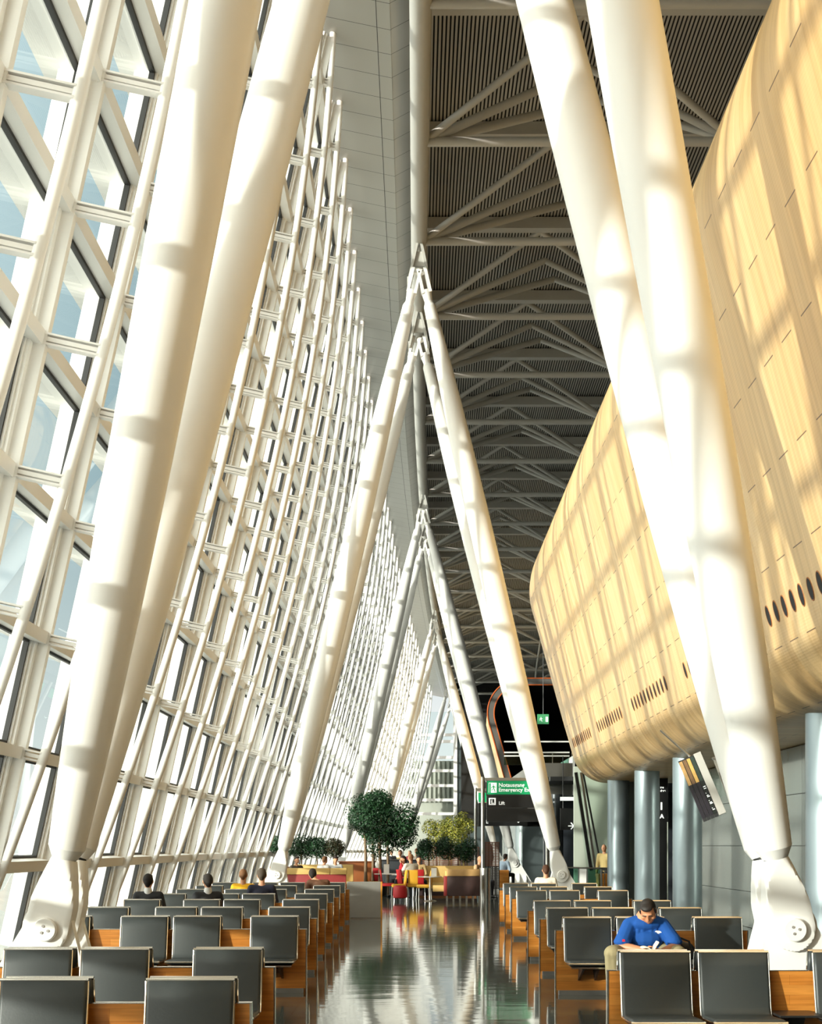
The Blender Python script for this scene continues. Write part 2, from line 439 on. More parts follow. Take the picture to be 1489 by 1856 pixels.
beam = thing('roof_beam', 'long grey tubular roof beam running overhead down the middle of the hall', 'beam', (0, 0, 0))
m = MB(); rr = []
m.tube([(0.10 + XC(d), d, 16.82 - DROP(d)) for d in range(-12, 118, 3)], 0.205, 20); m.build('tube', BEAMG, beam, smooth=True)
PAIRS = [12.95 + 24.5 * i for i in range(5)]
PAIRS[1] = 36.6; PAIRS[2] = 61.0; PAIRS[3] = 85.5; PAIRS[4] = 110.0
SPREAD = [2.3, 2.2, 2.45, 2.6, 2.9]

# roof trusses
nodes = [29.7 + 4.9 * n for n in range(-2, 18)]
for q, d in enumerate(nodes):
    if d > D_END - 2: break
    t = thing('roof_truss', 'grey tubular roof truss right of the beam, %s from the camera' % nth(q + 1), 'truss', (XC(d) + 0.1, d, -DROP(d)), 0, 'tubular trusses under the corrugated ceiling')
    c = d
    def P3(x, y, z): return (x, y, z)
    m = MB(); m.tube([(0.1, 0, 16.80), (14.6, 0, 16.80)], 0.10, 14); m.build('bottom_chord', TRUSSG, t, smooth=True)
    m = MB(); m.box(0.0, 15.6, -2.35, -2.05, 18.28, 18.58); m.build('rafter', TRUSSG, t)
    segs = [((0.15, 0, 16.85), (3.3, -2.0, 18.35), .082), ((0.15, 0, 16.82), (3.6, 0.0, 18.40), .095), ((0.15, 0, 16.8), (4.0, 1.3, 18.40), .100),
            ((3.3, -2.0, 18.35), (6.8, 0, 16.8), .082), ((3.6, 0, 18.4), (6.8, 0, 16.8), .082), ((4.0, 1.3, 18.4), (6.8, 0, 16.8), .082),
            ((6.8, 0, 16.8), (10.2, -2.0, 18.35), .082), ((6.8, 0, 16.8), (10.2, 1.3, 18.4), .082), ((6.8, 0, 16.8), (10.0, 0, 18.4), .082),
            ((10.2, -2.0, 18.35), (13.6, 0, 16.8), .082), ((10.2, 1.3, 18.4), (13.6, 0, 16.8), .082)]
    for a, b, r in segs:
        m = MB(); m.tube([a, b], r, 10); m.build('diagonal', TRUSSG, t, smooth=True)
    m = MB(); m.tube([(6.8, 0, 16.8), (6.8 + XC(d + 4.9) - XC(d), 4.9, 16.8 - DROP(d + 4.9) + DROP(d))], .075, 10); m.build('lower_tie', TRUSSG, t, smooth=True)

# ------------------------------------------------------------------ raking columns
def leg_dirs(A, B):
    ax = (B - A).normalized(); lat = Vector((ax.z, 0, -ax.x)).normalized()
    return ax, lat
SIDE = {-1: 'left', 1: 'right'}
BASE_L = [-3.22, -3.48, -3.15, XC(85.5) - 3.6, XC(110) - 3.6]
BASE_R = [3.31, 3.68, 4.20, XC(85.5) + 3.75, XC(110) + 3.75]
WHICH = ['nearest', 'second', 'third', 'fourth', 'farthest']
def column(i, side, fb):
    dc = PAIRS[i]
    d0 = dc + (-0.27 if fb < 0 else 0.24)
    d1 = dc + fb * SPREAD[i]
    xb = (BASE_L if side < 0 else BASE_R)[i] + (0.03 * side if fb > 0 else 0)
    xt = XC(d1) + 0.10 + side * 0.25
    lb = 'thick white raking column, %s leg of the %s pair on the %s' % ('front' if fb < 0 else 'rear', WHICH[i], SIDE[side])
    t = thing('raking_column', lb, 'column', (xb - side * -0.0, d0, 0), 0, 'raking white columns in inverted V frames')
    A = Vector((0, 0, 1.52)); B = Vector((xt - xb, d1 - d0, 15.15 - DROP(d1)))
    L = (B - A).length; ax = (B - A) / L
    prof = [(0, .118), (.0072, .168), (.05, .198), (.10, .228), (.17, .258), (.26, .282), (.38, .296), (.5, .298), (.62, .29), (.74, .268), (.85, .228), (.93, .185), (.99, .15), (.996, .147), (1.0, .125)]
    m = MB(); m.tube([A + ax * (.012 + (L - .012) * p) for p, r in prof], [r for p, r in prof], 48)
    sft = m.build('shaft', WHITE, t, smooth='all'); sft.data.set_sharp_from_angle(angle=math.radians(17))
    m = MB(); m.tube([A - ax * .01, A + ax * .03], .106, 24); m.build('neck_ring', GASKET, t, smooth=True)
    # top clevis: neck that opens into a fork
    e = Vector((0, 1, 0)); e = (e - ax * e.dot(ax)).normalized(); w = ax.cross(e)
    m = MB()
    m.tube([B, B + ax * 0.04, B + ax * .05, B + ax * 0.34], [0.112, 0.112, .10, 0.135], 24)
    for sg in (-1, 1):
        o = B + ax * 0.26 + w * sg * 0.092
        m.bar(o, o + ax * 0.50, 0.074, 0.25, up=e)
        m.tube([o + ax * 0.50 - w * .037, o + ax * 0.50 + w * .037], 0.125, 18)
    m.build('fork', WHITE, t, smooth=True)
    m = MB(); o = B + ax * 0.75; m.tube([o - w * .14, o + w * .14], 0.045, 12); m.build('fork_pin', WHITE, t, smooth=True)
    # shoe (paddle) in the plane of the lean, twin plates around the ground bracket
    axp = Vector((ax.x, 0, ax.z)).normalized(); dn = -axp; lat = Vector((axp.z, 0, -axp.x))
    up_, rp = 0.66, 0.20
    m = MB(); rings = []
    n = 32
    us = [0.0, .05, .12, .2, .3, .4, .5, .58, .66, .72, .77, .81, .835, .85, .858]
    n = 64
    us = [0.0, .02, .06, .10, .14, .18, .22, .26, .30, .35, .40, .46, .52, .58, .64, .66, .70, .74, .78, .81, .83, .845, .854, .859]
    for u in us:
        rad = .118 + .30 * u
        if u <= up_: hw = .122 + (.20 - .122) * min(1.0, u / .42)
        else: hw = math.sqrt(max(1e-5, rp * rp - (u - up_) ** 2))
        hy = .116 if u > .03 else .118
        ring = []
        for kk in range(n):
            th = 2 * PI * kk / n; cs, sn = math.cos(th), math.sin(th)
            sc = min(rad, hw / max(1e-6, abs(cs)), hy / max(1e-6, abs(sn)))
            ring.append(A + dn * u + lat * (sc * cs) + Vector((0, sc * sn, 0)))
        rings.append(ring)
    m.loft(rings); sho = m.build('shoe', WHITE, t, smooth='all'); sho.data.set_sharp_from_angle(angle=math.radians(24))
    pc = A + dn * up_
    m = MB(); m.tube([pc + Vector((0, -.165, 0)), pc + Vector((0, -.155, 0)), pc + Vector((0, .155, 0)), pc + Vector((0, .165, 0))], [.098, .108, .108, .098], 32)
    pcap = m.build('pin_cap', WHITE, t, smooth=True)
    m = MB().use(mat('bolt_grey', (0.45, 0.42, 0.40, 1), .4, metal=.4))
    for kk in range(3):
        an = PI / 2 + 2 * PI * kk / 3 + 0.5
        c = pc + lat * .035 * math.cos(an) + axp * .035 * math.sin(an)
        m.tube([c + Vector((0, -.172, 0)), c + Vector((0, .172, 0))], .013, 8)
    m.build('bolt', None, pcap, smooth=True)
    # ground bracket
    poly = []
    out = side
    for kk in range(13):
        an = PI * kk / 12
        poly.append((pc.x + .23 * math.cos(an), pc.z + .02 + .23 * math.sin(an)))
    lx, rx = (-.78, .46) if side < 0 else (-.46, .78)
    poly = [(pc.x + rx, 0.0)] + poly + [(pc.x + lx, 0.0)]
    m = MB(); m.prism(poly, lambda p, tt: (p[0], tt, p[1]), -.055, .055)
    for sg in (-1, 1):   # stiffening ribs below the shoe
        for rxx, top in ((-.5 * 1, .34), (-.2, .42), (.1, .42), (.36, .30)):
            xx = pc.x + rxx * (1 if side < 0 else -1)
            m.hexa([(xx - .02, .05 * sg, 0), (xx + .02, .05 * sg, 0), (xx + .02, .26 * sg, 0), (xx - .02, .26 * sg, 0),
                    (xx - .02, .05 * sg, top), (xx + .02, .05 * sg, top), (xx + .02, .07 * sg, top), (xx - .02, .07 * sg, top)])
    m.box(pc.x + lx - .08, pc.x + rx + .08, -.30, .30, 0.0, .03)
    m.build('ground_bracket', WHITE, t)
    return t
for i in range(5):
    for side in (-1, 1):
        for fb in (-1, 1): column(i, side, fb)
# brackets under the beam
for i in range(5):
    for fb in (-1, 1):
        d1 = PAIRS[i] + fb * SPREAD[i]; cx = XC(d1) + .10; zt = -DROP(d1)
        m = MB()
        for sg in (-1, 1):
            a = Vector((cx + sg * .035, d1, 16.70 + zt)); b = Vector((cx + sg * .268, d1, 15.66 + zt))
            m.bar(a, b, 0.062, 0.24, up=(0, 1, 0))
            m.tube([b + Vector((-.031, 0, .05)), b + Vector((.031, 0, .05))], .12, 14)
        m.hexa([(cx - .16, d1 - .05, 16.08 + zt), (cx + .16, d1 - .05, 16.08 + zt), (cx + .16, d1 + .05, 16.08 + zt), (cx - .16, d1 + .05, 16.08 + zt),
                (cx - .09, d1 - .05, 16.44 + zt), (cx + .09, d1 - .05, 16.44 + zt), (cx + .09, d1 + .05, 16.44 + zt), (cx - .09, d1 + .05, 16.44 + zt)])
        m.build('bracket', BEAMG, beam)

# ------------------------------------------------------------------ lounge pod
def pod_profile():
    pts = []
    def fx(z): return 4.47 - 0.28 * (z - 4.06)
    # underside from right to left, bottom round, face, top round, top
    pts.append((12.5, 3.42)); pts.append((9.0, 3.40)); pts.append((6.3, 3.40))
    # bottom fillet: tangent to z=3.4 and to the face
    r = 1.0
    ang = math.atan(0.28)
    nx, nz = -math.cos(ang), -math.sin(ang)   # outward normal of the leaning face
    cz = 3.40 + r; 
    # centre at distance r inside the face line
    def on_face_center(z): 
        # solve point p=(x,z) with distance r from face
        return fx(z) + r / math.cos(ang)
    cx = on_face_center(cz)
    a0 = -PI / 2; a1 = -PI + ang - 0.0
    a1 = math.atan2(nz, nx)
    if a1 > 0: a1 -= 2 * PI
    for k in range(15):
        a = a0 + (a1 - a0) * k / 14
        pts.append((cx + r * math.cos(a), cz + r * math.sin(a)))
    r2 = 1.9; cz2 = 10.75 - r2; cx2 = fx(cz2) + r2 / math.cos(ang)
    b0 = a1; b1 = -3 * PI / 2
    zb = cz2 + r2 * math.sin(b0)
    z0 = pts[-1][1]
    for k in range(1, 14):
        z = z0 + (zb - z0) * k / 14; pts.append((fx(z), z))
    for k in range(17):
        a = b0 + (b1 - b0) * k / 16
        pts.append((cx2 + r2 * math.cos(a), cz2 + r2 * math.sin(a)))
    pts.append((8.0, 10.75)); pts.append((12.5, 10.75))
    return pts
PP = pod_profile()
def swept(name, prof, ds, material, parent, xoff=0.0, endshrink=None):
    m = MB(); rings = []; arc = [0]
    for a, b in zip(prof[:-1], prof[1:]): arc.append(arc[-1] + math.hypot(b[0] - a[0], b[1] - a[1]))
    for d in ds: rings.append([(x + XC(d), d, z) for x, z in prof])
    if endshrink:
        cxm, czm = 8.5, 7.0
        for dd, k in endshrink:
            rings.append([(x + k * (1 if x < 6 else 0.2), dd, z + (k * .6 if z < 5 else (-k * .6 if z > 9 else 0))) for x, z in prof])
            ds = ds + [dd]
    m.loft(rings, closed=False, caps=False)
    if endshrink:
        nP = len(prof); o = len(m.v) - nP
        m.f.append([o + i for i in range(nP)]); m.m.append(0)
    me = m.mesh(name, material, smooth=True, recalc=True)
    ul = me.uv_layers.new(name='uv'); nP = len(prof)
    for poly in me.polygons:
        for li in poly.loop_indices:
            vi = me.loops[li].vertex_index
            ul.data[li].uv = (arc[vi % nP], me.vertices[vi].co.y)
    return obj(name, me, parent)
pod = thing('lounge_pod', 'big curved timber-clad lounge pod raised on columns along the right side', 'pod', (0, 0, 0))
swept('shell', PP, [-10, -2, 6, 14, 20, 26, 32, 36, 38.6], PODW, pod, endshrink=[(39.1, 0.03), (39.4, 0.12), (39.5, 0.25)])
# slots
def slot_mesh():
    m = MB(); n = 20
    outer = [(math.cos(2 * PI * k / n), math.sin(2 * PI * k / n)) for k in range(n)]
    nd = Vector((-math.cos(math.atan(.28)), 0, -math.sin(math.atan(.28)))); ud = Vector((-math.sin(math.atan(.28)), 0, math.cos(math.atan(.28))))
    def ring(ry, ru, off): return [Vector((0, ry * c, 0)) + ud * ru * s_ + nd * off for c, s_ in outer]
    m.use(mat('slot_rim_wood', rgb(168, 104, 52), .5)); m.loft([ring(.088, .138, .0), ring(.084, .134, .008), ring(.074, .124, .004)], caps=False)
    m.use(DARK); m.add(ring(.076, .123, .005), [tuple(range(n))])
    return m.mesh('slot', None, smooth=False)
MS = slot_mesh()
for g0 in (13.4, 18.65, 24.0, 29.25, 34.4):
    for k in range(11):
        z = 4.47
        o = obj('slot', MS, pod, (4.47 - .28 * (z - 4.06), g0 + .36 * k, z))
# underside lights strips
# columns under the pod
for px, d, lb in ((1120, 37.4, 'round brushed metal column under the far end of the timber pod'), (1172, 32.7, 'round brushed metal column in the middle of the three under the pod'),
                  (1245, 27.9, 'round brushed metal column behind the tilted advertising box'), (1500, 18.5, 'round brushed metal column at the right edge of the photo')):
    t = thing('round_column', lb, 'column', (X_at(px, d), d, 0), 0, 'round metal columns under the timber pod')
    m = MB(); m.tube([(0, 0, 0.0), (0, 0, 3.42)], 0.295, 48); m.build('shaft', COLM, t, smooth=True)
    m = MB(); m.tube([(0, 0, 0.0), (0, 0, 0.09)], 0.31, 40); m.build('foot_ring', STEEL, t, smooth=True)
# grey panelled wall behind the columns
t = tag(bpy.data.objects.new('wall_core', None), None, None); COL.objects.link(t); structure(t)
m = MB()
zs_ = [0.0, .72, 1.64, 2.55, 3.39]; ys_ = [20.2, 23.9, 27.6, 31.2, 34.5]
for a, b in zip(zs_[:-1], zs_[1:]):
    for c, e in zip(ys_[:-1], ys_[1:]):
        m.box(6.7, 6.74, c + .006, e - .006, a + .006, b - .006)
m.build('cladding_panel', WALLG, t)
m = MB(); m.box(6.735, 6.9, 20.2, 34.5, 0, 3.39); m.build('backing', BLACKM, t)
m = MB(); m.box(6.7, 15.9, 20.0, 20.2, 0, 3.39); m.build('return_wall', WALLG, t)
# power outlet plate on the wall
m = MB(); m.box(6.66, 6.70, 24.05, 24.3, .35, .75); tag(m.build('outlet_plate', STEEL, None, bevel=.005), 'small steel plate on the grey wall beside the right column foot', 'wall plate')

# ------------------------------------------------------------------ tandem benches
CW = 0.255   # half width of a seat
def seat_meshes():
    # profile (y,z) facing -y, panel centre at y=0
    top = [(-.61, .405), (-.55, .412), (-.30, .40), (-.215, .398), (-.185, .41), (-.165, .45), (-.135, .60), (-.105, .74), (-.085, .842)]
    bot = [(-.045, .842), (-.062, .74), (-.095, .60), (-.125, .45), (-.15, .375), (-.185, .352), (-.30, .352), (-.55, .362), (-.61, .385)]
    poly = top + bot
    m = MB()
    n = len(poly); rings = []
    cy = sum(p[0] for p in poly) / n; 
    for x, k in ((-CW, .0), (-CW + .006, .7), (-CW + .02, 1), (CW - .02, 1), (CW - .006, .7), (CW, 0)):
        ring = []
        for j, p in enumerate(poly):
            q = poly[n - 1 - j]
            mx, mz = (p[0] + q[0]) / 2, (p[1] + q[1]) / 2
            ring.append((x, mx + (p[0] - mx) * (.35 + .65 * k), mz + (p[1] - mz) * (.35 + .65 * k)))
        rings.append(ring)
    m.loft(rings); cushion = m.mesh('cushion', LEATHER, smooth='all')
    m = MB()
    mid = [((a[0] + b[0]) / 2, (a[1] + b[1]) / 2) for a, b in zip(top, reversed(bot))]
    for sx in (-1, 1):
        m.tube([(sx * (CW + .004), y, z) for y, z in mid], .0075, 8)
    m.tube([(-CW - .006, -.063, .848), (CW + .006, -.063, .848)], .012, 8)
    m.tube([(-CW - .006, -.612, .388), (CW + .006, -.612, .388)], .011, 8)
    m.box(-CW + .02, CW - .02, -.60, -.18, .335, .352)
    frame = m.mesh('frame', CHROME, smooth=True)
    m = MB()
    for sx in (-1, 1):
        m.hexa([(sx * .09 - .012, -.05, .16), (sx * .09 + .012, -.05, .16), (sx * .09 + .012, -.02, .16), (sx * .09 - .012, -.02, .16),
                (sx * .075 - .012, -.42, .335), (sx * .075 + .012, -.42, .335), (sx * .075 + .012, -.02, .335), (sx * .075 - .012, -.02, .335)])
    m.box(-.11, .11, -.44, -.02, .318, .336)
    bracket = m.mesh('bracket', BLACKM)
    return cushion, frame, bracket
MS_C, MS_F, MS_B = seat_meshes()
m = MB(); m.box(-.155, .155, -.36, -.03, .395, .412); m.hexa([(-.06, -.10, .16), (.06, -.10, .16), (.06, -.03, .16), (-.06, -.03, .16), (-.06, -.26, .395), (.06, -.26, .395), (.06, -.03, .395), (-.06, -.03, .395)])
ME_TRAY = m.mesh('side_table', BLACKM, bevel=.004)
def panel_meshes(L):
    m = MB(); m.box(0, L, -.027, .027, .05, .705); a = m.mesh('wood_panel', WOOD)
    m = MB(); m.box(.03, L - .03, -.04, .04, 0.0, .05); b = m.mesh('plinth', PLINTH)
    m = MB(); m.box(-.012, 0.0, -.03, .03, 0.0, .708); m.box(L, L + .012, -.03, .03, 0.0, .708); m.box(-.012, L + .012, -.03, .03, .705, .711)
    c = m.mesh('edge_trim', CHROME)
    return a, b, c
PL3, PL4 = panel_meshes(2.10), panel_meshes(3.08)
def bench(x_end, d, side, label):
    rel = [.345, 1.205, 1.79, 2.66] if side < 0 else [.34, .92, 1.77]
    me = PL4 if side < 0 else PL3
    t = thing('tandem_bench', label, 'bench', (x_end, d, 0), 0, 'back to back waiting benches')
    L = 3.08 if side < 0 else 2.10
    ox = -L if side < 0 else 0.0
    for n_, mm in zip(('wood_panel', 'plinth', 'edge_trim'), me): obj(n_, mm, t, (ox, 0, 0))
    for r in rel:
        for face in (0, 1):
            s_ = obj('seat', MS_C, t, (side * r, 0, 0)); 
            if face: s_.rotation_euler = (0, 0, PI)
            obj('frame', MS_F, s_); obj('bracket', MS_B, s_)
    gap = (rel[0] + rel[1]) / 2 if side < 0 else (rel[1] + rel[2]) / 2
    for face in (0, 1):
        o = obj('side_table', ME_TRAY, t, (side * gap, 0, 0))
        if face: o.rotation_euler = (0, 0, PI)
    return t
LEFT = [(-.98, 8.20, 'empty waiting bench cut off at the bottom left corner of the photo'),
        (-1.085, 10.60, 'empty waiting bench, second from the camera left of the aisle'),
        (-1.222, 15.43, 'empty waiting bench behind the foot of the nearest left column'),
        (-1.265, 17.70, 'empty waiting bench, fourth from the camera left of the aisle'),
        (-1.325, 20.20, 'waiting bench left of the aisle where the two men in dark suits sit'),
        (-1.353, 22.60, 'waiting bench left of the aisle where the person in the navy jacket sits'),
        (-1.382, 24.95, 'waiting bench left of the aisle where the person in the yellow shirt sits'),
        (-1.396, 27.25, 'waiting bench where the person in the brown jacket slumps over'),
        (-1.410, 29.50, 'empty waiting bench left of the aisle, nearest the maroon booth')]
RIGHT = [(1.445, 10.33, 'empty waiting bench in the right foreground, its two seats in full view'),
         (1.55, 15.20, 'waiting bench right of the aisle where the man in the blue shirt reads'),
         (1.585, 17.50, 'waiting bench right of the aisle directly behind the reading man'),
         (1.62, 19.78, 'empty waiting bench right of the aisle, fourth from the camera on that side'),
         (1.70, 24.25, 'empty waiting bench right of the aisle, fifth from the camera on that side'),
         (1.725, 26.4, 'empty waiting bench right of the aisle, sixth from the camera on that side'),
         (1.76, 28.85, 'farthest right bench, where the person in the white shirt sits')]
for x, d, lb in LEFT: bench(x, d, -1, lb)
for x, d, lb in RIGHT: bench(x, d, 1, lb)

# ------------------------------------------------------------------ people
def evaluated(o, name):
    dg = bpy.context.evaluated_depsgraph_get(); dg.update()
    me = bpy.data.meshes.new_from_object(o.evaluated_get(dg)); me.name = name
    return me
def blob(name, prims, voxel, material, parent=None, smooth_it=3, mats=None):
    """union of balls and tapered limbs remeshed into one continuous skin"""
    m = MB()
    for p in prims:
        if p[0] == 'b':
            m.ball(p[1], p[2], 14, 9, p[3] if len(p) > 3 else None)
        else:
            _, a, ra, b, rb = p
            m.tube([a, b], [ra, rb], 12); m.ball(a, ra, 12, 8); m.ball(b, rb, 12, 8)
    me = m.mesh(name + '_raw', material)
    o = bpy.data.objects.new(name, me); COL.objects.link(o)
    md = o.modifiers.new('r', 'REMESH'); md.mode = 'VOXEL'; md.voxel_size = voxel; md.use_smooth_shade = True
    sm = o.modifiers.new('s', 'SMOOTH'); sm.factor = 0.5; sm.iterations = smooth_it
    new = evaluated(o, name); o.modifiers.clear(); o.data = new; bpy.data.meshes.remove(me)
    new.materials.clear(); new.materials.append(material)
    new.polygons.foreach_set('use_smooth', [True] * len(new.polygons))
    if parent is not None: o.parent = parent
    return o
CLOTH = {}
def cloth(r, g, b):
    k = 'cloth_%d_%d_%d' % (r, g, b)
    return mat(k, rgb(r, g, b), 0.8, noise=0.12, nscale=25)
def RX(a): return Matrix.Rotation(a, 3, 'X')
def person(label, x, y, face, shirt, hair, trouser=(40, 40, 46), pose='sit', lean=0.1, hunch=0.0, tilt=0.0, scale=1.0, seat=.42, bald=False, side_lean=0.0, collar=None, vox=.014, head_pitch=0.0, longhair=False, skin=None, arm='lap', z0=0.0):
    """local frame: faces +Y; face = angle of the facing direction about z"""
    V = Vector
    if pose == 'sit':
        hip = V((0, 0, seat + .09)); 
        knees = [V((s * .13, .44, seat + .06)) for s in (-1, 1)]; feet = [V((s * .14, .42, .07)) for s in (-1, 1)]
    else:
        hip = V((0, 0, .90)); knees = [V((s * .095, .03, .50)) for s in (-1, 1)]; feet = [V((s * .10, -.02 + .04 * s, .08)) for s in (-1, 1)]
    tv = V((math.sin(side_lean), math.sin(lean), math.cos(lean))).normalized()
    sh = hip + tv * .46 + V((0, .02 * hunch, 0))
    neck = sh + (tv + V((0, .35 * hunch, 0))).normalized() * .09
    hd = neck + (tv + V((tilt, .6 * hunch + head_pitch * .5, 0))).normalized() * .13 + V((0, .02, 0))
    right = V((1, 0, 0))
    shl = [sh + right * s * .175 - V((0, 0, .015)) for s in (-1, 1)]
    if arm == 'lap': elb = [shl[i] + V((s * .07, .03, -.27)) for i, s in enumerate((-1, 1))]; hnd = [hip + V((s * .10, .28, .06)) for s in (-1, 1)]
    elif arm == 'table': elb = [shl[i] + V((s * .08, .12, -.24)) for i, s in enumerate((-1, 1))]; hnd = [sh + V((s * .10, .36, -.28)) for s in (-1, 1)]
    elif arm == 'face': elb = [shl[0] + V((-.06, .16, -.22)), shl[1] + V((.07, .03, -.27))]; hnd = [hd + V((-.05, .12, -.10)), hip + V((.10, .28, .06))]
    else: elb = [shl[i] + V((s * .06, -.02, -.29)) for i, s in enumerate((-1, 1))]; hnd = [elb[i] + V((s * .0, .08, -.25)) for i, s in enumerate((-1, 1))]
    R = RX(-head_pitch)
    sk = skin or SKIN
    pr = [('b', hd, (.074, .092, .108), R), ('b', hd + R @ V((0, .035, -.055)), (.056, .058, .060)), ('c', sh + V((0, 0, -.02)), .055, hd + V((0, -.02, -.06)), .052),
          ('b', hd + R @ V((0, .098, -.012)), (.014, .018, .020)), ('b', hd + R @ V((-.076, -.005, -.008)), (.012, .024, .032)), ('b', hd + R @ V((.076, -.005, -.008)), (.012, .024, .032)),
          ('b', hd + R @ V((0, .085, -.055)), (.022, .012, .010)), ('b', hd + R @ V((0, .082, .026)), (.05, .014, .010))]
    pr += [('c', sh + V((0, 0, -.05)), .09, hip, .10)]
    for i, s in enumerate((-1, 1)):
        pr += [('c', sh, .06, shl[i], .048), ('c', shl[i], .046, elb[i], .038), ('c', elb[i], .038, hnd[i], .026)]
        dv = (hnd[i] - elb[i]).normalized(); pm = hnd[i] + dv * .045
        pr += [('b', pm, (.034, .034, .034))]
        lat = dv.cross(V((0, 0, 1))); lat = lat.normalized() if lat.length > .1 else V((1, 0, 0))
        for q in range(4): 
            a = pm + lat * (.026 - .0175 * q); pr.append(('c', a, .0105, a + dv * (.062 - .006 * abs(q - 1.4)) + V((0, 0, -.02)), .0095))
        pr.append(('c', pm + lat * .028, .011, pm + lat * .05 + dv * .03, .010))
        pr += [('c', hip + V((s * .07, 0, 0)), .07, knees[i], .055), ('c', knees[i], .052, feet[i], .036), ('c', feet[i] + V((0, 0, -.03)), .034, feet[i] + V((0, .15, -.045)), .026)]
    body = blob('person', pr, vox, sk, None, 2)
    body.location = (x, y, z0); body.rotation_euler = (0, 0, face); body.scale = (scale,) * 3
    tag(body, label, 'person')
    # shirt / jacket
    pr = [('c', hip + V((0, 0, .04)), .150, hip + tv * .30, .150), ('b', hip + tv * .33, (.185, .13, .16)), ('b', sh + V((0, 0, -.045)), (.19, .095, .075)), ('b', hip + V((0, 0, .02)), (.17, .13, .10))]
    for i, s in enumerate((-1, 1)):
        pr += [('c', sh + V((0, 0, -.03)), .085, shl[i], .072), ('c', shl[i], .072, elb[i], .058), ('c', elb[i], .056, elb[i].lerp(hnd[i], .88), .042)]
    blob('shirt', pr, vox, cloth(*shirt), body, 3)
    if collar: 
        blob('collar', [('c', sh + V((0, -.01, .035)), .068, neck + V((0, -.01, .0)), .060)], .012, cloth(*collar), body, 1)
    pr = []
    for i, s in enumerate((-1, 1)):
        pr += [('b', hip + V((s * .06, 0, -.02)), (.12, .13, .11)), ('c', hip + V((s * .08, 0, 0)), .098, knees[i], .075), ('c', knees[i], .073, feet[i] + V((0, 0, .02)), .056)]
    blob('trousers', pr, vox, cloth(*trouser), body, 2)
    pr = []
    for i, s in enumerate((-1, 1)): pr += [('c', feet[i] + V((0, -.03, -.03)), .042, feet[i] + V((0, .17, -.045)), .034)]
    blob('shoes', pr, .014, BLACKM, body, 1)
    if not bald:
        pr = [('b', hd + R @ V((0, -.022, .022)), (.083, .092, .102), R), ('b', hd + R @ V((0, .03, .075)), (.068, .06, .042), R), ('c', hd + R @ V((0, -.07, -.02)), .05, hd + R @ V((0, -.055, -.06)), .042)]
        if longhair: pr += [('c', hd + R @ V((0, -.05, 0)), .075, hd + R @ V((0, -.07, -.17)), .06)]
        h = blob('hair', pr, .012, cloth(*hair), body, 1)
    return body
AWAY, TOWARD = 0.0, PI
person('person with black hair in a dark suit seated facing away, leftmost on the benches', X_at(269.5, 20.6), 20.62, AWAY, (34, 34, 38), (26, 20, 18), lean=-.12, scale=.94, collar=(225, 225, 225))
person('person in dark suit and glasses seated facing away, head turned left', X_at(374.5, 20.6), 20.62, AWAY + .35, (34, 34, 38), (36, 30, 26), lean=-.12, scale=.94, collar=(225, 225, 225))
person('person in a yellow shirt with cropped fair hair seated facing away', X_at(441, 25.35), 25.37, AWAY, (236, 178, 26), (122, 84, 52), lean=-.10, scale=.93)
person('person in a navy jacket with curly grey-brown hair seated facing away', X_at(474, 23.0), 23.02, AWAY, (24, 26, 48), (78, 66, 54), lean=-.02, scale=.97)
person('person in a brown jacket with dark hair slumped over to the left on a bench', X_at(592, 27.65), 27.67, AWAY, (92, 58, 36), (34, 24, 18), lean=.15, side_lean=-.45, hunch=.6, tilt=-.5, scale=.98)
person('person in a white shirt seated facing away on the farthest right bench', X_at(989, 29.2), 29.27, AWAY, (238, 230, 214), (84, 52, 34), lean=-.08, scale=.95)

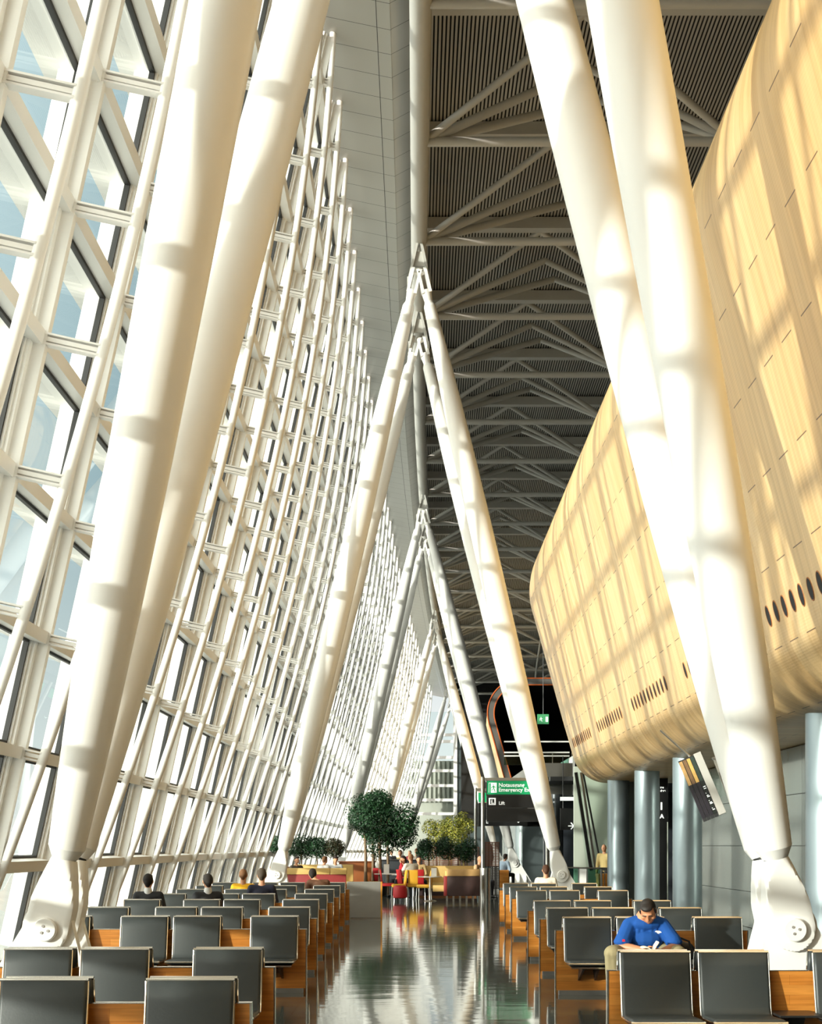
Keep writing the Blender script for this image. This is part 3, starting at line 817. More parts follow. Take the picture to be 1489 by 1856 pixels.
# the reading man in blue
def reader():
    V = Vector
    X0, Y0 = 2.43, 14.83
    blue = mat('blue_cotton', rgb(6, 74, 152), 0.85, noise=0.10, nscale=16, bump=0.25)
    khaki = mat('khaki_cotton', rgb(150, 138, 104), 0.85, noise=0.08, nscale=20, bump=0.2)
    hairm = mat('dark_brown_hair', rgb(30, 21, 16), 0.6, noise=0.3, nscale=60)
    # local: faces +Y (rotated by PI) ; his right hand is +X local -> viewer's left
    hip = V((0, 0, .51)); sh = V((0, .30, .875)); hd = V((-.00, .43, .955))
    hp = .75
    R = Matrix.Rotation(-.22, 3, 'Z') @ Matrix.Rotation(-hp, 3, 'X') @ Matrix.Rotation(.10, 3, 'Y')
    shl = [V((s * .175, .29, .805)) for s in (-1, 1)]
    elb = [V((-.30, .42, .59)), V((.285, .42, .59))]
    wr = [V((-.11, .56, .545)), V((.02, .58, .55))]
    knees = [V((-.29, .50, .52)), V((.38, .52, .52))]
    feet = [V((-.22, .46, .08)), V((.36, .44, .08))]
    def H(x, y, z): return hd + R @ V((x, y, z))
    pr = [('b', hd + R @ V((0, -.01, .01)), (.079, .098, .112), R), ('b', H(0, .035, -.058), (.060, .060, .062), R), ('b', H(0, .06, -.092), (.030, .028, .022), R),
          ('c', sh + V((0, 0, -.01)), .065, hd + R @ V((0, -.03, -.06)), .062),
          ('c', H(0, .093, .02), .011, H(0, .114, -.022), .0155), ('b', H(-.012, .105, -.026), .010), ('b', H(.012, .105, -.026), .010),
          ('b', H(-.080, -.008, -.008), (.011, .024, .034), R), ('b', H(.080, -.008, -.008), (.011, .024, .034), R),
          ('b', H(0, .092, -.060), (.026, .010, .007), R), ('b', H(0, .090, -.070), (.022, .010, .007), R),
          ('b', H(0, .084, .030), (.056, .014, .010), R), ('b', H(-.032, .084, .012), (.015, .010, .009), R), ('b', H(.032, .084, .012), (.015, .010, .009), R),
          ('b', H(-.05, .055, -.03), (.026, .028, .026), R), ('b', H(.05, .055, -.03), (.026, .028, .026), R),
          ('c', sh, .11, hip, .12)]
    for i, s in enumerate((-1, 1)):
        pr += [('c', sh, .07, shl[i], .058), ('c', shl[i], .055, elb[i], .047), ('c', elb[i], .048, elb[i].lerp(wr[i], .4), .046), ('c', elb[i].lerp(wr[i], .4), .046, wr[i], .029)]
        pr += [('c', hip + V((s * .08, 0, 0)), .075, knees[i], .06), ('c', knees[i], .055, feet[i], .04), ('c', feet[i], .038, feet[i] + V((0, .16, -.04)), .03)]
    # hands around the book
    palms = [V((-.070, .60, .55)), V((.055, .61, .552))]
    for i, s in enumerate((-1, 1)):
        p = palms[i]; pr += [('c', wr[i], .030, p, .033), ('b', p, (.040, .030, .022))]
        dv = V((-s * .92, .3, .1)).normalized()
        for q in range(4):
            base = p + V((-s * .028, .022 - .016 * q + .004, -.004 - .004 * q)); ln = (.040, .046, .044, .034)[q]
            k1 = base + dv * ln * .6; k2 = k1 + (dv + V((0, .1, .75))).normalized() * ln * .55
            pr += [('c', base, .0100, k1, .0094), ('c', k1, .0094, k2, .0082)]
        th = p + V((-s * .005, -.012, .022)); pr += [('c', th, .0125, th + V((-s * .030, -.004, .026)), .0105), ('c', th + V((-s * .030, -.004, .026)), .0105, th + V((-s * .052, .004, .026)), .009)]
    skinm = mat('reader_skin', rgb(198, 136, 98), .45, noise=.05)
    body = blob('person', pr, .0075, skinm, None, 3)
    body.location = (X0, Y0, 0); body.rotation_euler = (0, 0, PI)
    tag(body, 'person in a bright blue shirt bent over an open book, seated facing the camera', 'person')
    # shirt with loose short sleeves
    pr = [('c', hip + V((0, .0, .02)), .185, hip.lerp(sh, .5), .175), ('b', hip.lerp(sh, .62), (.205, .160, .16)), ('b', sh + V((0, -.01, -.055)), (.195, .125, .085)), ('b', hip + V((0, .04, .02)), (.21, .17, .11)),
          ('b', V((0, .27, .66)), (.20, .14, .12)), ('c', sh + V((0, .0, .02)), .085, sh + V((0, .035, .055)), .078)]
    for i, s in enumerate((-1, 1)):
        a = elb[i].lerp(shl[i], .22)
        pr += [('c', sh + V((0, -.01, -.03)), .095, shl[i], .078), ('c', shl[i], .078, a, .086), ('b', a, (.096, .09, .05))]
        # folds from shoulder to waist
        for q in range(3): pr.append(('c', shl[i] + V((-s * (.03 + .05 * q), .06, -.06)), .028, V((s * (.12 - .05 * q), .30 + .0 * q, .58)), .030))
    blob('shirt', pr, .0085, blue, body, 2)
    pr = []
    for i, s in enumerate((-1, 1)):
        pr += [('b', hip + V((s * .08, 0, -.02)), (.14, .15, .11)), ('c', hip + V((s * .10, .02, 0)), .115, knees[i], .092), ('b', knees[i] + V((0, .0, .005)), (.095, .095, .085)), ('c', knees[i], .088, feet[i] + V((0, 0, .03)), .075),
               ('c', knees[i] + V((s * .05, .05, 0)), .035, feet[i] + V((s * .03, .03, .1)), .04)]
    blob('trousers', pr, .010, khaki, body, 2)
    pr = []
    for i in range(2): pr += [('c', feet[i] + V((0, -.03, -.03)), .045, feet[i] + V((0, .18, -.042)), .038)]
    blob('shoes', pr, .012, BLACKM, body, 1)
    pr = [('b', hd + R @ V((0, -.032, .030)), (.086, .090, .100), R), ('b', H(0, .030, .088), (.066, .060, .034), R), ('c', H(0, -.08, -.01), .05, H(0, -.06, -.055), .045),
          ('c', H(-.074, .018, .035), .018, H(-.076, .014, -.012), .010), ('c', H(.074, .018, .035), .018, H(.076, .014, -.012), .010)]
    blob('hair', pr, .009, hairm, body, 1)
    pr = [('c', H(-.050, .089, .028), .006, H(-.016, .098, .030), .006), ('c', H(.050, .089, .028), .006, H(.016, .098, .030), .006)]
    blob('eyebrows', pr, .004, hairm, body, 1)
    m = MB()
    for cx, cz, rx, rz in ((0, 0, .034, .017), (.014, .009, .022, .010)):
        m.add([V((-.115 + cx + rx * math.cos(2 * PI * k / 14), .455, .70 + cz + rz * math.sin(2 * PI * k / 14))) for k in range(14)], [tuple(range(14))])
    logo = [V((-.115 + .036 * math.cos(a) , 0, .702 + .020 * math.sin(a))) for a in [2 * PI * k / 18 for k in range(18)]]
    return body
body = reader()
def ray_attach(target, pts2, name, material, axis='Y', off=.004):
    """lay a small flat mark on the cloth it is printed on"""
    bpy.context.view_layer.update()
    m = MB(); vs = []
    for x, z in pts2:
        ok, loc, nor, idx = target.ray_cast(Vector((x, 1.2, z)), Vector((0, -1, 0)))
        vs.append(loc + Vector((0, off, 0)) if ok else Vector((x, .45, z)))
    m.add(vs, [tuple(range(len(vs)))])
    return m.build(name, material, target, recalc=False)
shirt = [c for c in body.children if c.name.startswith('shirt')][0]
ray_attach(shirt, [(-.115 + .034 * math.cos(a) * (1 if math.sin(a) > -.3 else .5), .735 + .017 * math.sin(a) + .004 * math.cos(a)) for a in [2 * PI * k / 18 for k in range(18)]], 'chest_emblem', mat('emblem_white', (.85, .85, .85, 1), .6))
ray_attach(shirt, [(.262 + dx, .655 + dz) for dx, dz in ((-.014, -.012), (.014, -.012), (.014, .012), (-.014, .012))], 'sleeve_tag', mat('tag_red', rgb(196, 30, 60), .6))
# book
def book():
    t = thing('open_book', 'small open paperback held by the reading man', 'book', (2.435, 14.83 - .635, .565), PI)
    pg = mat('paper', rgb(238, 230, 212), .7)
    for sgn, tilt_, nm in ((-1, 1.05, 'page_block'), (1, .32, 'page_block')):
        m = MB(); rings = []
        for k in range(9):
            u = k / 8; x = sgn * (.004 + .108 * u * math.cos(tilt_)); z = .108 * u * math.sin(tilt_) + .022 * math.sin(PI * u) * (1 if sgn > 0 else .3)
            th = .010
            rings.append([(x, -.08, z - th), (x, .08, z - th), (x, .08, z), (x, -.08, z)])
        m.loft(rings); m.build(nm, pg, t, smooth=False)
    m = MB()
    for sgn, tilt_ in ((-1, 1.05), (1, .32)):
        rings = []
        for k in range(9):
            u = k / 8; x = sgn * (.004 + .114 * u * math.cos(tilt_)); z = .112 * u * math.sin(tilt_) + .020 * math.sin(PI * u) * (1 if sgn > 0 else .3) - .0115
            rings.append([(x, -.084, z - .003), (x, .084, z - .003), (x, .084, z), (x, -.084, z)])
        m.loft(rings)
    m.build('cover', mat('book_cover', rgb(214, 200, 170), .6), t)
book()
# black bag on the seat beside him
def bag():
    t = thing('black_bag', 'limp black bag heaped on the bench beside the reading man', 'bag', (2.84, 14.87, .40), 0)
    blob('bag_body', [('b', (0, 0, .10), (.15, .16, .12)), ('b', (-.07, -.06, .16), (.10, .12, .08)), ('b', (.09, .02, .10), (.09, .15, .10)), ('b', (.12, -.12, .03), (.06, .06, .10)), ('b', (-.02, -.14, .06), (.12, .06, .09))], .012, mat('black_nylon', (.012, .012, .014, 1), .5, bump=.4, nscale=18), t, 2)
    m = MB(); m.tube([(-.1, -.1, .2), (-.02, -.16, .26), (.08, -.15, .22), (.13, -.17, .06), (.12, -.18, -.05)], .012, 8); m.build('strap', BLACKM, t, smooth=True)
    m = MB(); m.box(.10, .135, -.205, -.19, -.02, .03); m.build('buckle', STEEL, t)
bag()

# ------------------------------------------------------------------ signs
def text_mesh(txt, size, material, bold=.0):
    cu = bpy.data.curves.new('txt', 'FONT'); cu.body = txt; cu.size = size; cu.offset = bold; cu.extrude = .001
    o = bpy.data.objects.new('txt', cu); COL.objects.link(o)
    me = evaluated(o, 'lettering'); COL.objects.unlink(o); bpy.data.objects.remove(o)
    me.materials.clear(); me.materials.append(material); return me
def letter(txt, size, material, parent, loc, bold=0.0, name='lettering'):
    o = obj(name, text_mesh(txt, size, material, bold), parent, loc); o.rotation_euler = (PI / 2, 0, 0); return o
def running_man(m, x, z, s, y):   # simple exit pictogram: figure leaving through a door
    def q(pts): m.add([(x + a * s, y, z + b * s) for a, b in pts], [tuple(range(len(pts)))])
    q([(.44 + .06 * math.cos(2 * PI * k / 10), .83 + .06 * math.sin(2 * PI * k / 10)) for k in range(10)])
    q([(.38, .72), (.50, .76), (.54, .46), (.42, .44)])
    q([(.38, .72), (.24, .60), (.16, .44), (.21, .41), (.30, .55), (.42, .62)])
    q([(.50, .74), (.62, .60), (.74, .62), (.73, .56), (.60, .53), (.50, .62)])
    q([(.42, .46), (.52, .46), (.60, .26), (.66, .06), (.59, .04), (.52, .22)])
    q([(.42, .46), (.36, .26), (.18, .20), (.17, .27), (.32, .33), (.38, .46)])
PX, PD = X_at(874.5, 41.8), 41.8
t = thing('sign_post', 'steel wayfinding post with green exit panel and black direction boards beside the aisle', 'sign', (PX, PD, 0))
m = MB(); m.tube([(0, 0, 0), (0, 0, 3.72)], .058, 24); m.tube([(0, 0, 3.72), (0, 0, 3.74)], [.058, .03], 24); m.build('pole', STEEL, t, smooth=True)
m = MB(); m.tube([(.07, 0, 0), (.07, 0, .96), (.07, 0, .97)], [.17, .17, .16], 32); m.build('base_cylinder', STEEL, t, smooth=True)
m = MB(); m.tube([(1.95, 0, 0), (1.95, 0, 3.72)], .058, 20); m.build('pole', STEEL, t, smooth=True)
m = MB(); m.box(.06, 1.95, -.05, .05, 3.61, 3.70); m.build('top_rail', STEEL, t)
for xx in (.3, .8, 1.3): m = MB(); m.box(xx, xx + .02, -.01, .01, 3.58, 3.62); m.build('hanger', STEEL, t)
def zz(py): return Z_at(py, PD)
bx0, bx1 = .125, 1.85
g = MB(); g.box(bx0, bx1, -.045, .045, zz(1440), zz(1415.5)); g = g.build('exit_panel', SIGNGREEN, t); g['label'] = 'green illuminated exit panel'
m = MB(); m.box(bx0 - .02, bx1 + .02, -.04, .04, zz(1442), zz(1440)); m.box(bx0 - .02, bx0, -.05, .05, zz(1442), zz(1413.5)); m.box(bx0, bx1, -.04, .04, zz(1415.5), zz(1413.8)); m.build('panel_frame', BLACKM, g)
letter('Notausgang', .165, SIGNWHITE, g, (.475, -.048, zz(1426.2)), .003); letter('Emergency Exit', .165, SIGNWHITE, g, (.475, -.048, zz(1434.8)), .003)
m = MB(); s_ = .30; zb = zz(1436.8); m.use(SIGNWHITE); m.add([(.24, -.047, zb), (.42, -.047, zb), (.42, -.047, zb + s_), (.24, -.047, zb + s_)], [(0, 1, 2, 3)])
m.add([(.18, -.047, zb), (.19, -.047, zb), (.19, -.047, zb + s_), (.18, -.047, zb + s_)], [(0, 1, 2, 3)])
m.add([(.18, -.047, zb + s_ - .01), (.24, -.047, zb + s_ - .01), (.24, -.047, zb + s_), (.18, -.047, zb + s_)], [(0, 1, 2, 3)])
m.use(SIGNGREEN); running_man(m, .20, zb + .01, .27, -.049); m.build('exit_pictogram', None, g, recalc=False)
b2 = MB(); b2.box(bx0 - .01, bx1 + .1, -.045, .045, zz(1464), zz(1442.2)); b2 = b2.build('lift_panel', SIGNBLACK, t)
letter('Lift', .14, SIGNWHITE, b2, (.48, -.048, zz(1458.5)), .003)
m = MB(); m.use(SIGNWHITE); a0, a1, z0_, z1_ = .18, .39, zz(1459), zz(1446.4); m.add([(a0, -.047, z0_), (a1, -.047, z0_), (a1, -.047, z1_), (a0, -.047, z1_)], [(0, 1, 2, 3)])
m.use(SIGNBLACK); w_ = a1 - a0; h_ = z1_ - z0_
def rq(u0, u1, v0, v1, y): m.add([(a0 + w_ * u0, y, z0_ + h_ * v0), (a0 + w_ * u1, y, z0_ + h_ * v0), (a0 + w_ * u1, y, z0_ + h_ * v1), (a0 + w_ * u0, y, z0_ + h_ * v1)], [(0, 1, 2, 3)])
rq(.2, .8, .12, .85, -.0485); m.use(SIGNWHITE); rq(.36, .5, .15, .62, -.0495); rq(.40, .50, .66, .76, -.0495); rq(.56, .72, .15, .3, -.0495); m.build('lift_pictogram', None, b2, recalc=False)
b3 = MB(); b3.box(bx0 - .01, bx1 + .12, -.045, .045, zz(1489.5), zz(1465.8)); b3.build('blank_panel', SIGNBLACK, t)
# second post behind it
P2 = 48.5
t = thing('sign_post', 'second steel wayfinding post partly hidden behind the exit panel post', 'sign', (X_at(861.5, P2), P2, 0))
m = MB(); m.tube([(0, 0, 0), (0, 0, Z_at(1428, P2))], .05, 20); m.build('pole', STEEL, t, smooth=True)
m = MB(); m.box(.04, 1.9, -.05, .05, Z_at(1434, P2), Z_at(1429, P2)); m.build('top_rail', STEEL, t)
m = MB(); m.box(.10, 1.75, -.04, .04, Z_at(1454, P2), Z_at(1437, P2)); m.build('exit_panel', SIGNGREEN, t)
m = MB(); m.box(.10, 1.82, -.04, .04, Z_at(1497, P2), Z_at(1455, P2)); b4 = m.build('direction_panel', SIGNBLACK, t)
letter('E', .17, SIGNWHITE, b4, (.36, -.045, Z_at(1492.5, P2)), .004)
m = MB().use(SIGNWHITE); xq, zq = 1.50, Z_at(1489.8, P2); m.add([(xq - .07, -.045, zq + .035), (xq, -.045, zq - .04), (xq + .07, -.045, zq + .035), (xq, -.045, zq + .005)], [(0, 1, 2, 3)]); m.build('arrow', None, b4, recalc=False)

# tilted advertising box under the pod
AD = 20.5
t = thing('advert_box', 'tilted advertising box with picture strips hanging under the timber pod', 'sign', (X_at(1250, AD), AD, Z_at(1371, AD)), 0)
t.rotation_euler = (0, math.radians(-22.5), math.radians(-14))
Hh = .98
tones = [rgb(190, 150, 96), rgb(120, 90, 60), rgb(200, 160, 90), rgb(44, 58, 50)]
for q in range(4):
    x0 = -.19 + q * .060
    m = MB(); m.use(BLACKM); m.box(x0, x0 + .056, 0, .05, -Hh + .05 * 0, 0)
    m.use(mat('ad_photo_%d' % q, tones[q], .3, noise=.6, nscale=9)); m.add([(x0 + .003, -.002, -.40), (x0 + .053, -.002, -.40), (x0 + .053, -.002, -.02), (x0 + .003, -.002, -.02)], [(0, 1, 2, 3)])
    m.use(mat('ad_dark_%d' % (q // 3), rgb(34, 29, 38) if q < 3 else rgb(24, 30, 26), .25)); m.add([(x0 + .003, -.002, -.93), (x0 + .053, -.002, -.93), (x0 + .053, -.002, -.40), (x0 + .003, -.002, -.40)], [(0, 1, 2, 3)])
    m.build('picture_strip', None, t, recalc=False)
m = MB().use(SIGNWHITE)
for zq, wq in ((-.50, .055), (-.53, .055), (-.60, .012), (-.64, .04), (-.66, .06), (-.72, .015), (-.75, .05), (-.77, .06), (-.84, .015), (-.865, .05)):
    m.add([(.0, -.004, zq), (.0 + wq * .7, -.004, zq), (.0 + wq * .7, -.004, zq + .012), (.0, -.004, zq + .012)], [(0, 1, 2, 3)])
m.build('small_print', None, t, recalc=False)
m = MB(); m.box(.055, .165, -.012, .20, -.97, .01); m.build('side_plate', mat('satin_aluminium', (.62, .60, .56, 1), .35, metal=.7), t)
m = MB(); m.box(-.19, .054, .06, .20, -.93, 0); m.build('housing', mat('perforated_steel', (.22, .21, .19, 1), .5, metal=.5), t)
m = MB(); m.tube([(.0, .15, 0), (-.25, .15, .55)], .02, 8); m.build('hanger', STEEL, t)
# display box with perforated back next to it
t = thing('speaker_box', 'perforated grey back of a tilted box half hidden by the right front column', 'sign', (X_at(1292, 21.3), 21.3, Z_at(1376, 21.3)), 0)
t.rotation_euler = (0, math.radians(-20), math.radians(-10))
m = MB(); m.box(0, .28, 0, .1, -.74, 0); m.build('perforated_cover', mat('perforated_steel_light', (.34, .32, .28, 1), .5, metal=.3), t)
m = MB(); m.box(-.01, .30, -.02, .12, 0, .03); m.build('cap_rail', STEEL, t)

# ------------------------------------------------------------------ far structures
# second pod, open towards the camera
t = thing('far_pod', 'second lounge pod beyond the first with its open black end facing the camera', 'pod', (0, 0, 0))
D2 = 75.0
swept('shell', PP, [D2, 80, 86, 92, 98], mat('pale_pod_veneer', rgb(224, 190, 140), .45, noise=.1, nscale=2), t)
def inset(prof, k):
    out = []
    n = len(prof)
    for i, p in enumerate(prof):
        a = prof[max(0, i - 1)]; b = prof[min(n - 1, i + 1)]
        tx, tz = b[0] - a[0], b[1] - a[1]; l = math.hypot(tx, tz) or 1
        out.append((p[0] + tz / l * k, p[1] - tx / l * k))
    return out
IN = inset(PP, .36)
cxp = sum(p[0] for p in PP) / len(PP); czp = sum(p[1] for p in PP) / len(PP)
if sum((p[0] - cxp) ** 2 + (p[1] - czp) ** 2 for p in IN) > sum((p[0] - cxp) ** 2 + (p[1] - czp) ** 2 for p in PP): IN = inset(PP, -.36); sg_ = -1
else: sg_ = 1
def rim(p0, p1, y, material, name):
    m = MB(); n = len(p0)
    vs = [(x + XC(y), y, z) for x, z in p0] + [(x + XC(y), y, z) for x, z in p1]
    m.add(vs, [(i, i + 1, n + i + 1, n + i) for i in range(n - 1)]); return m.build(name, material, t, recalc=False)
rim(PP, IN, D2 - .005, mat('rim_grey', (.13, .12, .11, 1), .5), 'rim')
OR = mat('orange_edge', rgb(196, 92, 34), .5)
for pr_, nm in ((PP, 'edge_strip'), (IN, 'edge_strip')):
    m = MB(); m.tube([(x + XC(D2), D2 - .01, z) for x, z in pr_[3:-1]], .035, 6); m.build(nm, OR, t, smooth=True)
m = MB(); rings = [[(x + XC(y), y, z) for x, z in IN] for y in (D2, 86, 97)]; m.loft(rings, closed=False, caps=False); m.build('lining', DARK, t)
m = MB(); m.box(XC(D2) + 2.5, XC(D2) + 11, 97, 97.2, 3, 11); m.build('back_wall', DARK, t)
m = MB(); m.box(XC(D2) + 5.2, XC(D2) + 12, 75.3, 97, 4.2, 4.3); m.build('floor_slab', mat('pod_floor', (.06, .06, .06, 1), .4), t)
m = MB(); m.box(XC(D2) + 5.05, XC(D2) + 6.0, 75.6, 75.8, 4.0, 5.5); m.build('side_cabinet', mat('dim_grey_panel', (.16, .165, .15, 1), .5), t)
# exit sign in the opening
t = thing('exit_sign', 'small green emergency exit sign glowing in the dark opening under the roof', 'sign', (X_at(984, 70), 70, Z_at(1303.5, 70)))
m = MB(); m.box(-.30, .28, -.04, .04, -.25, .25); g = m.build('housing', emit('exit_green_dim', rgb(70, 150, 100), .35), t)
m = MB().use(SIGNWHITE); m.add([(.12, -.045, -.14), (.24, -.045, -.14), (.24, -.045, .12), (.12, -.045, .12)], [(0, 1, 2, 3)]); running_man(m, -.24, -.14, .28, -.045); m.build('pictogram', None, g, recalc=False)
m = MB(); m.tube([(0, 0, .25), (0, 0, 9.0)], .02, 8); m.build('hanging_rod', BLACKM, t)

# bridge between the pods with balustrade
BD = 52.0
bx0, bx1 = X_at(965, BD), X_at(1037, BD)
t = thing('footbridge', 'grey metal clad footbridge between the two pods with a glass balustrade', 'bridge', (0, BD, 0))
m = MB(); m.box(bx0, bx1, 0, 14, Z_at(1441, BD), Z_at(1383, BD)); m.build('deck_fascia', mat('bridge_cladding', (.20, .195, .18, 1), .3, metal=.6), t)
m = MB(); m.box(bx1 + .01, bx1 + .08, -.1, 14, Z_at(1441, BD), Z_at(1370, BD)); m.build('end_post', FRAMEW, t)
zt_, zb_ = Z_at(1339, BD), Z_at(1383, BD)
m = MB(); 
for zz_ in (Z_at(1340, BD), Z_at(1360, BD), Z_at(1366.5, BD)): m.tube([(bx0 - 1, 1.2, zz_), (bx1 + .02, 1.2, zz_)], .03, 8)
m.build('handrail', FRAMEW, t, smooth=True)
for q in range(3): m = MB(); m.box(bx0 + .1 + .75 * q, bx0 + .13 + .75 * q, 1.18, 1.22, zb_, Z_at(1360, BD)); m.build('baluster', STEEL, t)
m = MB(); m.box(bx0 - 1, bx1, 1.25, 1.26, zb_, Z_at(1360, BD)); m.build('glass_panel', GLASSG, t)
# supporting column under the bridge
cd_ = 50.0
t = thing('round_column', 'dark round column behind the second right raking column, under the footbridge', 'column', (X_at(1008, cd_), cd_, 0))
m = MB(); m.tube([(0, 0, 0), (0, 0, 3.5)], .25, 32); m.build('shaft', mat('dark_column', (.05, .055, .06, 1), .25, metal=.6), t, smooth=True)
# dark wall with arrow sign
t = bpy.data.objects.new('wall_far', None); COL.objects.link(t); structure(t)
m = MB(); m.box(X_at(985, 58), 15.9, 58, 58.3, 0, 3.9); m.build('panelling', mat('dark_blue_panel', (.035, .04, .05, 1), .3), t)
m = MB(); m.box(4.8, 15.9, 49.0, 60.0, 3.95, 4.1); m.build('bulkhead', mat('dark_ceiling', (.03, .03, .032, 1), .6), t)
t = thing('arrow_sign', 'black sign with a white arrow pointing right, between the far columns', 'sign', (X_at(1030, 49), 49, Z_at(1493, 49)))
m = MB(); m.box(-.30, .42, -.04, .04, -.22, .55); b4 = m.build('panel', SIGNBLACK, t)
m = MB().use(SIGNWHITE)
m.add([(-.02, -.045, -.095), (.15, -.045, -.095), (.15, -.045, -.065), (-.02, -.045, -.065)], [(0, 1, 2, 3)])
m.add([(.06, -.045, .03), (.09, -.045, .05), (.20, -.045, -.08), (.09, -.045, -.21), (.06, -.045, -.19), (.15, -.045, -.08)], [(0, 1, 2, 3, 4, 5)]); m.build('arrow', None, b4, recalc=False)
m = MB(); m.box(-.30, .42, -.02, .02, .82, .95); m.build('light_strip', SIGNWHITE, t)
m = MB(); m.tube([(-.2, 0, .5), (-.2, 0, 2.4)], .015, 8); m.build('hanger', BLACKM, t)
# glazed lift shaft with raking frame
LD = 44.0
t = thing('lift_shaft', 'glazed lift shaft with a raking black frame behind the round columns', 'lift', (0, LD, 0))
gw = mat('pale_green_back_panel', (.46, .50, .43, 1), .4)
GLASSL = glass_mat('lift_glass', (0.82, 0.90, 0.86, 1))
m = MB(); m.box(X_at(1040, LD + 4), X_at(1210, LD + 4), 4, 4.2, 0, 4.4); m.build('back_panel', gw, t)
for px0, px1, w_, mm_, nm in ((1043, 1071, .10, BLACKM, 'raking_post'), (1052, 1079, .07, STEEL, 'raking_post'), (1056, 1090, .05, BLACKM, 'raking_post'), (1115, 1150, .05, BLACKM, 'raking_post'), (1150, 1200, .05, BLACKM, 'raking_post')):
    m = MB(); m.bar((X_at(px0, LD), 0, Z_at(1400, LD)), (X_at(px1, LD), 0, Z_at(1578, LD)), w_, .12, up=(0, 1, 0)); m.build(nm, mm_, t)
m = MB(); m.add([(X_at(1040, LD), .08, Z_at(1400, LD)), (X_at(1068, LD), .08, .3), (X_at(1195, LD), .08, .3), (X_at(1160, LD), .08, Z_at(1400, LD))], [(0, 1, 2, 3)]); m.build('glass', GLASSL, t, recalc=False)
# glass balustrade in front of it
t = thing('glass_balustrade', 'low glass balustrade with steel rail beside the second right column foot', 'railing', (0, 40.5, 0))
m = MB(); m.tube([(X_at(1026, 40.5), 0, 1.0), (X_at(1072, 40.5), 0, .98), (X_at(1100, 40.5), 0, .98)], .025, 10); m.build('handrail', STEEL, t, smooth=True)
for a, b, mm_ in ((1028, 1048, GLASSG), (1064, 1088, GLASSG)):
    m = MB(); m.box(X_at(a, 40.5), X_at(b, 40.5), .03, .04, .04, .97); m.build('glass_panel', mm_, t)
m = MB(); m.box(X_at(1050, 40.5), X_at(1062, 40.5), .0, .03, .04, .97); m.build('white_panel', FRAMEW, t)
for q in (1047, 1063, 1089): m = MB(); m.box(X_at(q, 40.5), X_at(q + 2, 40.5), .0, .05, .0, .98); m.build('post', STEEL, t)
# railing with timber counter by the standing man
t = thing('slatted_railing', 'steel baluster railing with timber counter in front of the standing man', 'railing', (0, 41.0, 0))
m = MB(); m.box(X_at(1087, 41), X_at(1140, 41), -.03, .03, .90, .95); m.build('top_rail', STEEL, t)
for q in (1088, 1095, 1103, 1111): m = MB(); m.box(X_at(q, 41), X_at(q + 1, 41), -.02, .02, 0, .9); m.build('baluster', STEEL, t)
m = MB(); m.box(X_at(1087, 41), X_at(1112, 41), .3, .9, .0, .80); m.build('timber_counter', WOOD, t)
person('person with a bald head and beard in a beige jacket standing behind the steel railing', X_at(1096, 42.3), 42.3, TOWARD - .5, (190, 168, 112), (150, 140, 120), trouser=(30, 30, 34), pose='stand', lean=.10, scale=1.0, bald=True, arm='side', collar=(235, 235, 240))
# black departures sign in the gap between the columns
t = thing('gate_sign', 'tall black gate sign with white letters seen between the round columns', 'sign', (X_at(1201, 36), 36, 0))
m = MB(); m.box(-.25, .12, -.05, .05, Z_at(1490, 36), Z_at(1408, 36)); g = m.build('panel', SIGNBLACK, t)
letter('A', .15, SIGNWHITE, g, (-.09, -.055, Z_at(1483, 36)), .006); letter('I', .27, SIGNWHITE, g, (-.085, -.055, Z_at(1467.5, 36)), .008)
letter('tes', .075, SIGNWHITE, g, (-.08, -.055, Z_at(1429, 36)), .003); letter('dere', .075, SIGNWHITE, g, (-.08, -.055, Z_at(1435, 36)), .003)
m = MB(); m.box(-.2, .1, -.03, .03, 0, Z_at(1490, 36)); m.build('stem', BLACKM, t)
m = MB(); m.box(5.8, 6.9, 38, 38.2, 0, 3.4); o = m.build('wall_far_side', mat('dim_green_wall', (.14, .16, .14, 1), .3, metal=.3)); structure(o)
# row of half-round metal cladding tubes on the far right
t = bpy.data.objects.new('wall_far_right', None); COL.objects.link(t); structure(t)
m = MB(); nn = 34; path = []
for q in range(nn):
    y = 66 + q * .95; x = 4.9 + XC(y) - .2
    for k in range(9):
        a = PI * k / 8; path.append((x - .34 * math.sin(a), y + .47 - .47 * math.cos(a)))
m.loft([[(x, y, 0) for x, y in path], [(x, y, 3.36) for x, y in path]], closed=False, caps=False)
m.build('fluted_cladding', mat('fluted_metal', (.30, .34, .35, 1), .25, metal=.8), t, smooth=True)
# end wall of the hall
t = bpy.data.objects.new('wall_end', None); COL.objects.link(t); structure(t)
xe = XC(D_END)
m = MB(); m.box(X_at(826, D_END), 16, D_END, D_END + .3, 0, 11.2); m.build('slate_panel', mat('slate_grey_panel', (.115, .14, .145, 1), .28, metal=.3), t)
m = MB(); m.box(X_at(826, D_END), 16, D_END, D_END + .3, 11.2, 16.5); m.build('upper_panel', DARK, t)
we = bpy.data.objects.new('window_%d' % (wn + 1), None); COL.objects.link(we); structure(we)
m = MB()
xl, xr = X_at(760, D_END), X_at(826, D_END)
for py in (1332, 1344, 1373, 1397, 1424, 1450, 1475): z = Z_at(py, D_END); m.box(xl - 2, xr, D_END - .1, D_END + .1, z - .12, z + .12)
m.box(xr - .22, xr + .1, D_END - .12, D_END + .12, 0, 13); m.build('frame', FRAMEW, we)
m = MB(); m.add([(xl - 2, D_END, 0), (xr, D_END, 0), (xr, D_END, 13), (xl - 2, D_END, 13)], [(0, 1, 2, 3)]); m.build('pane', GLASS, we, recalc=False)
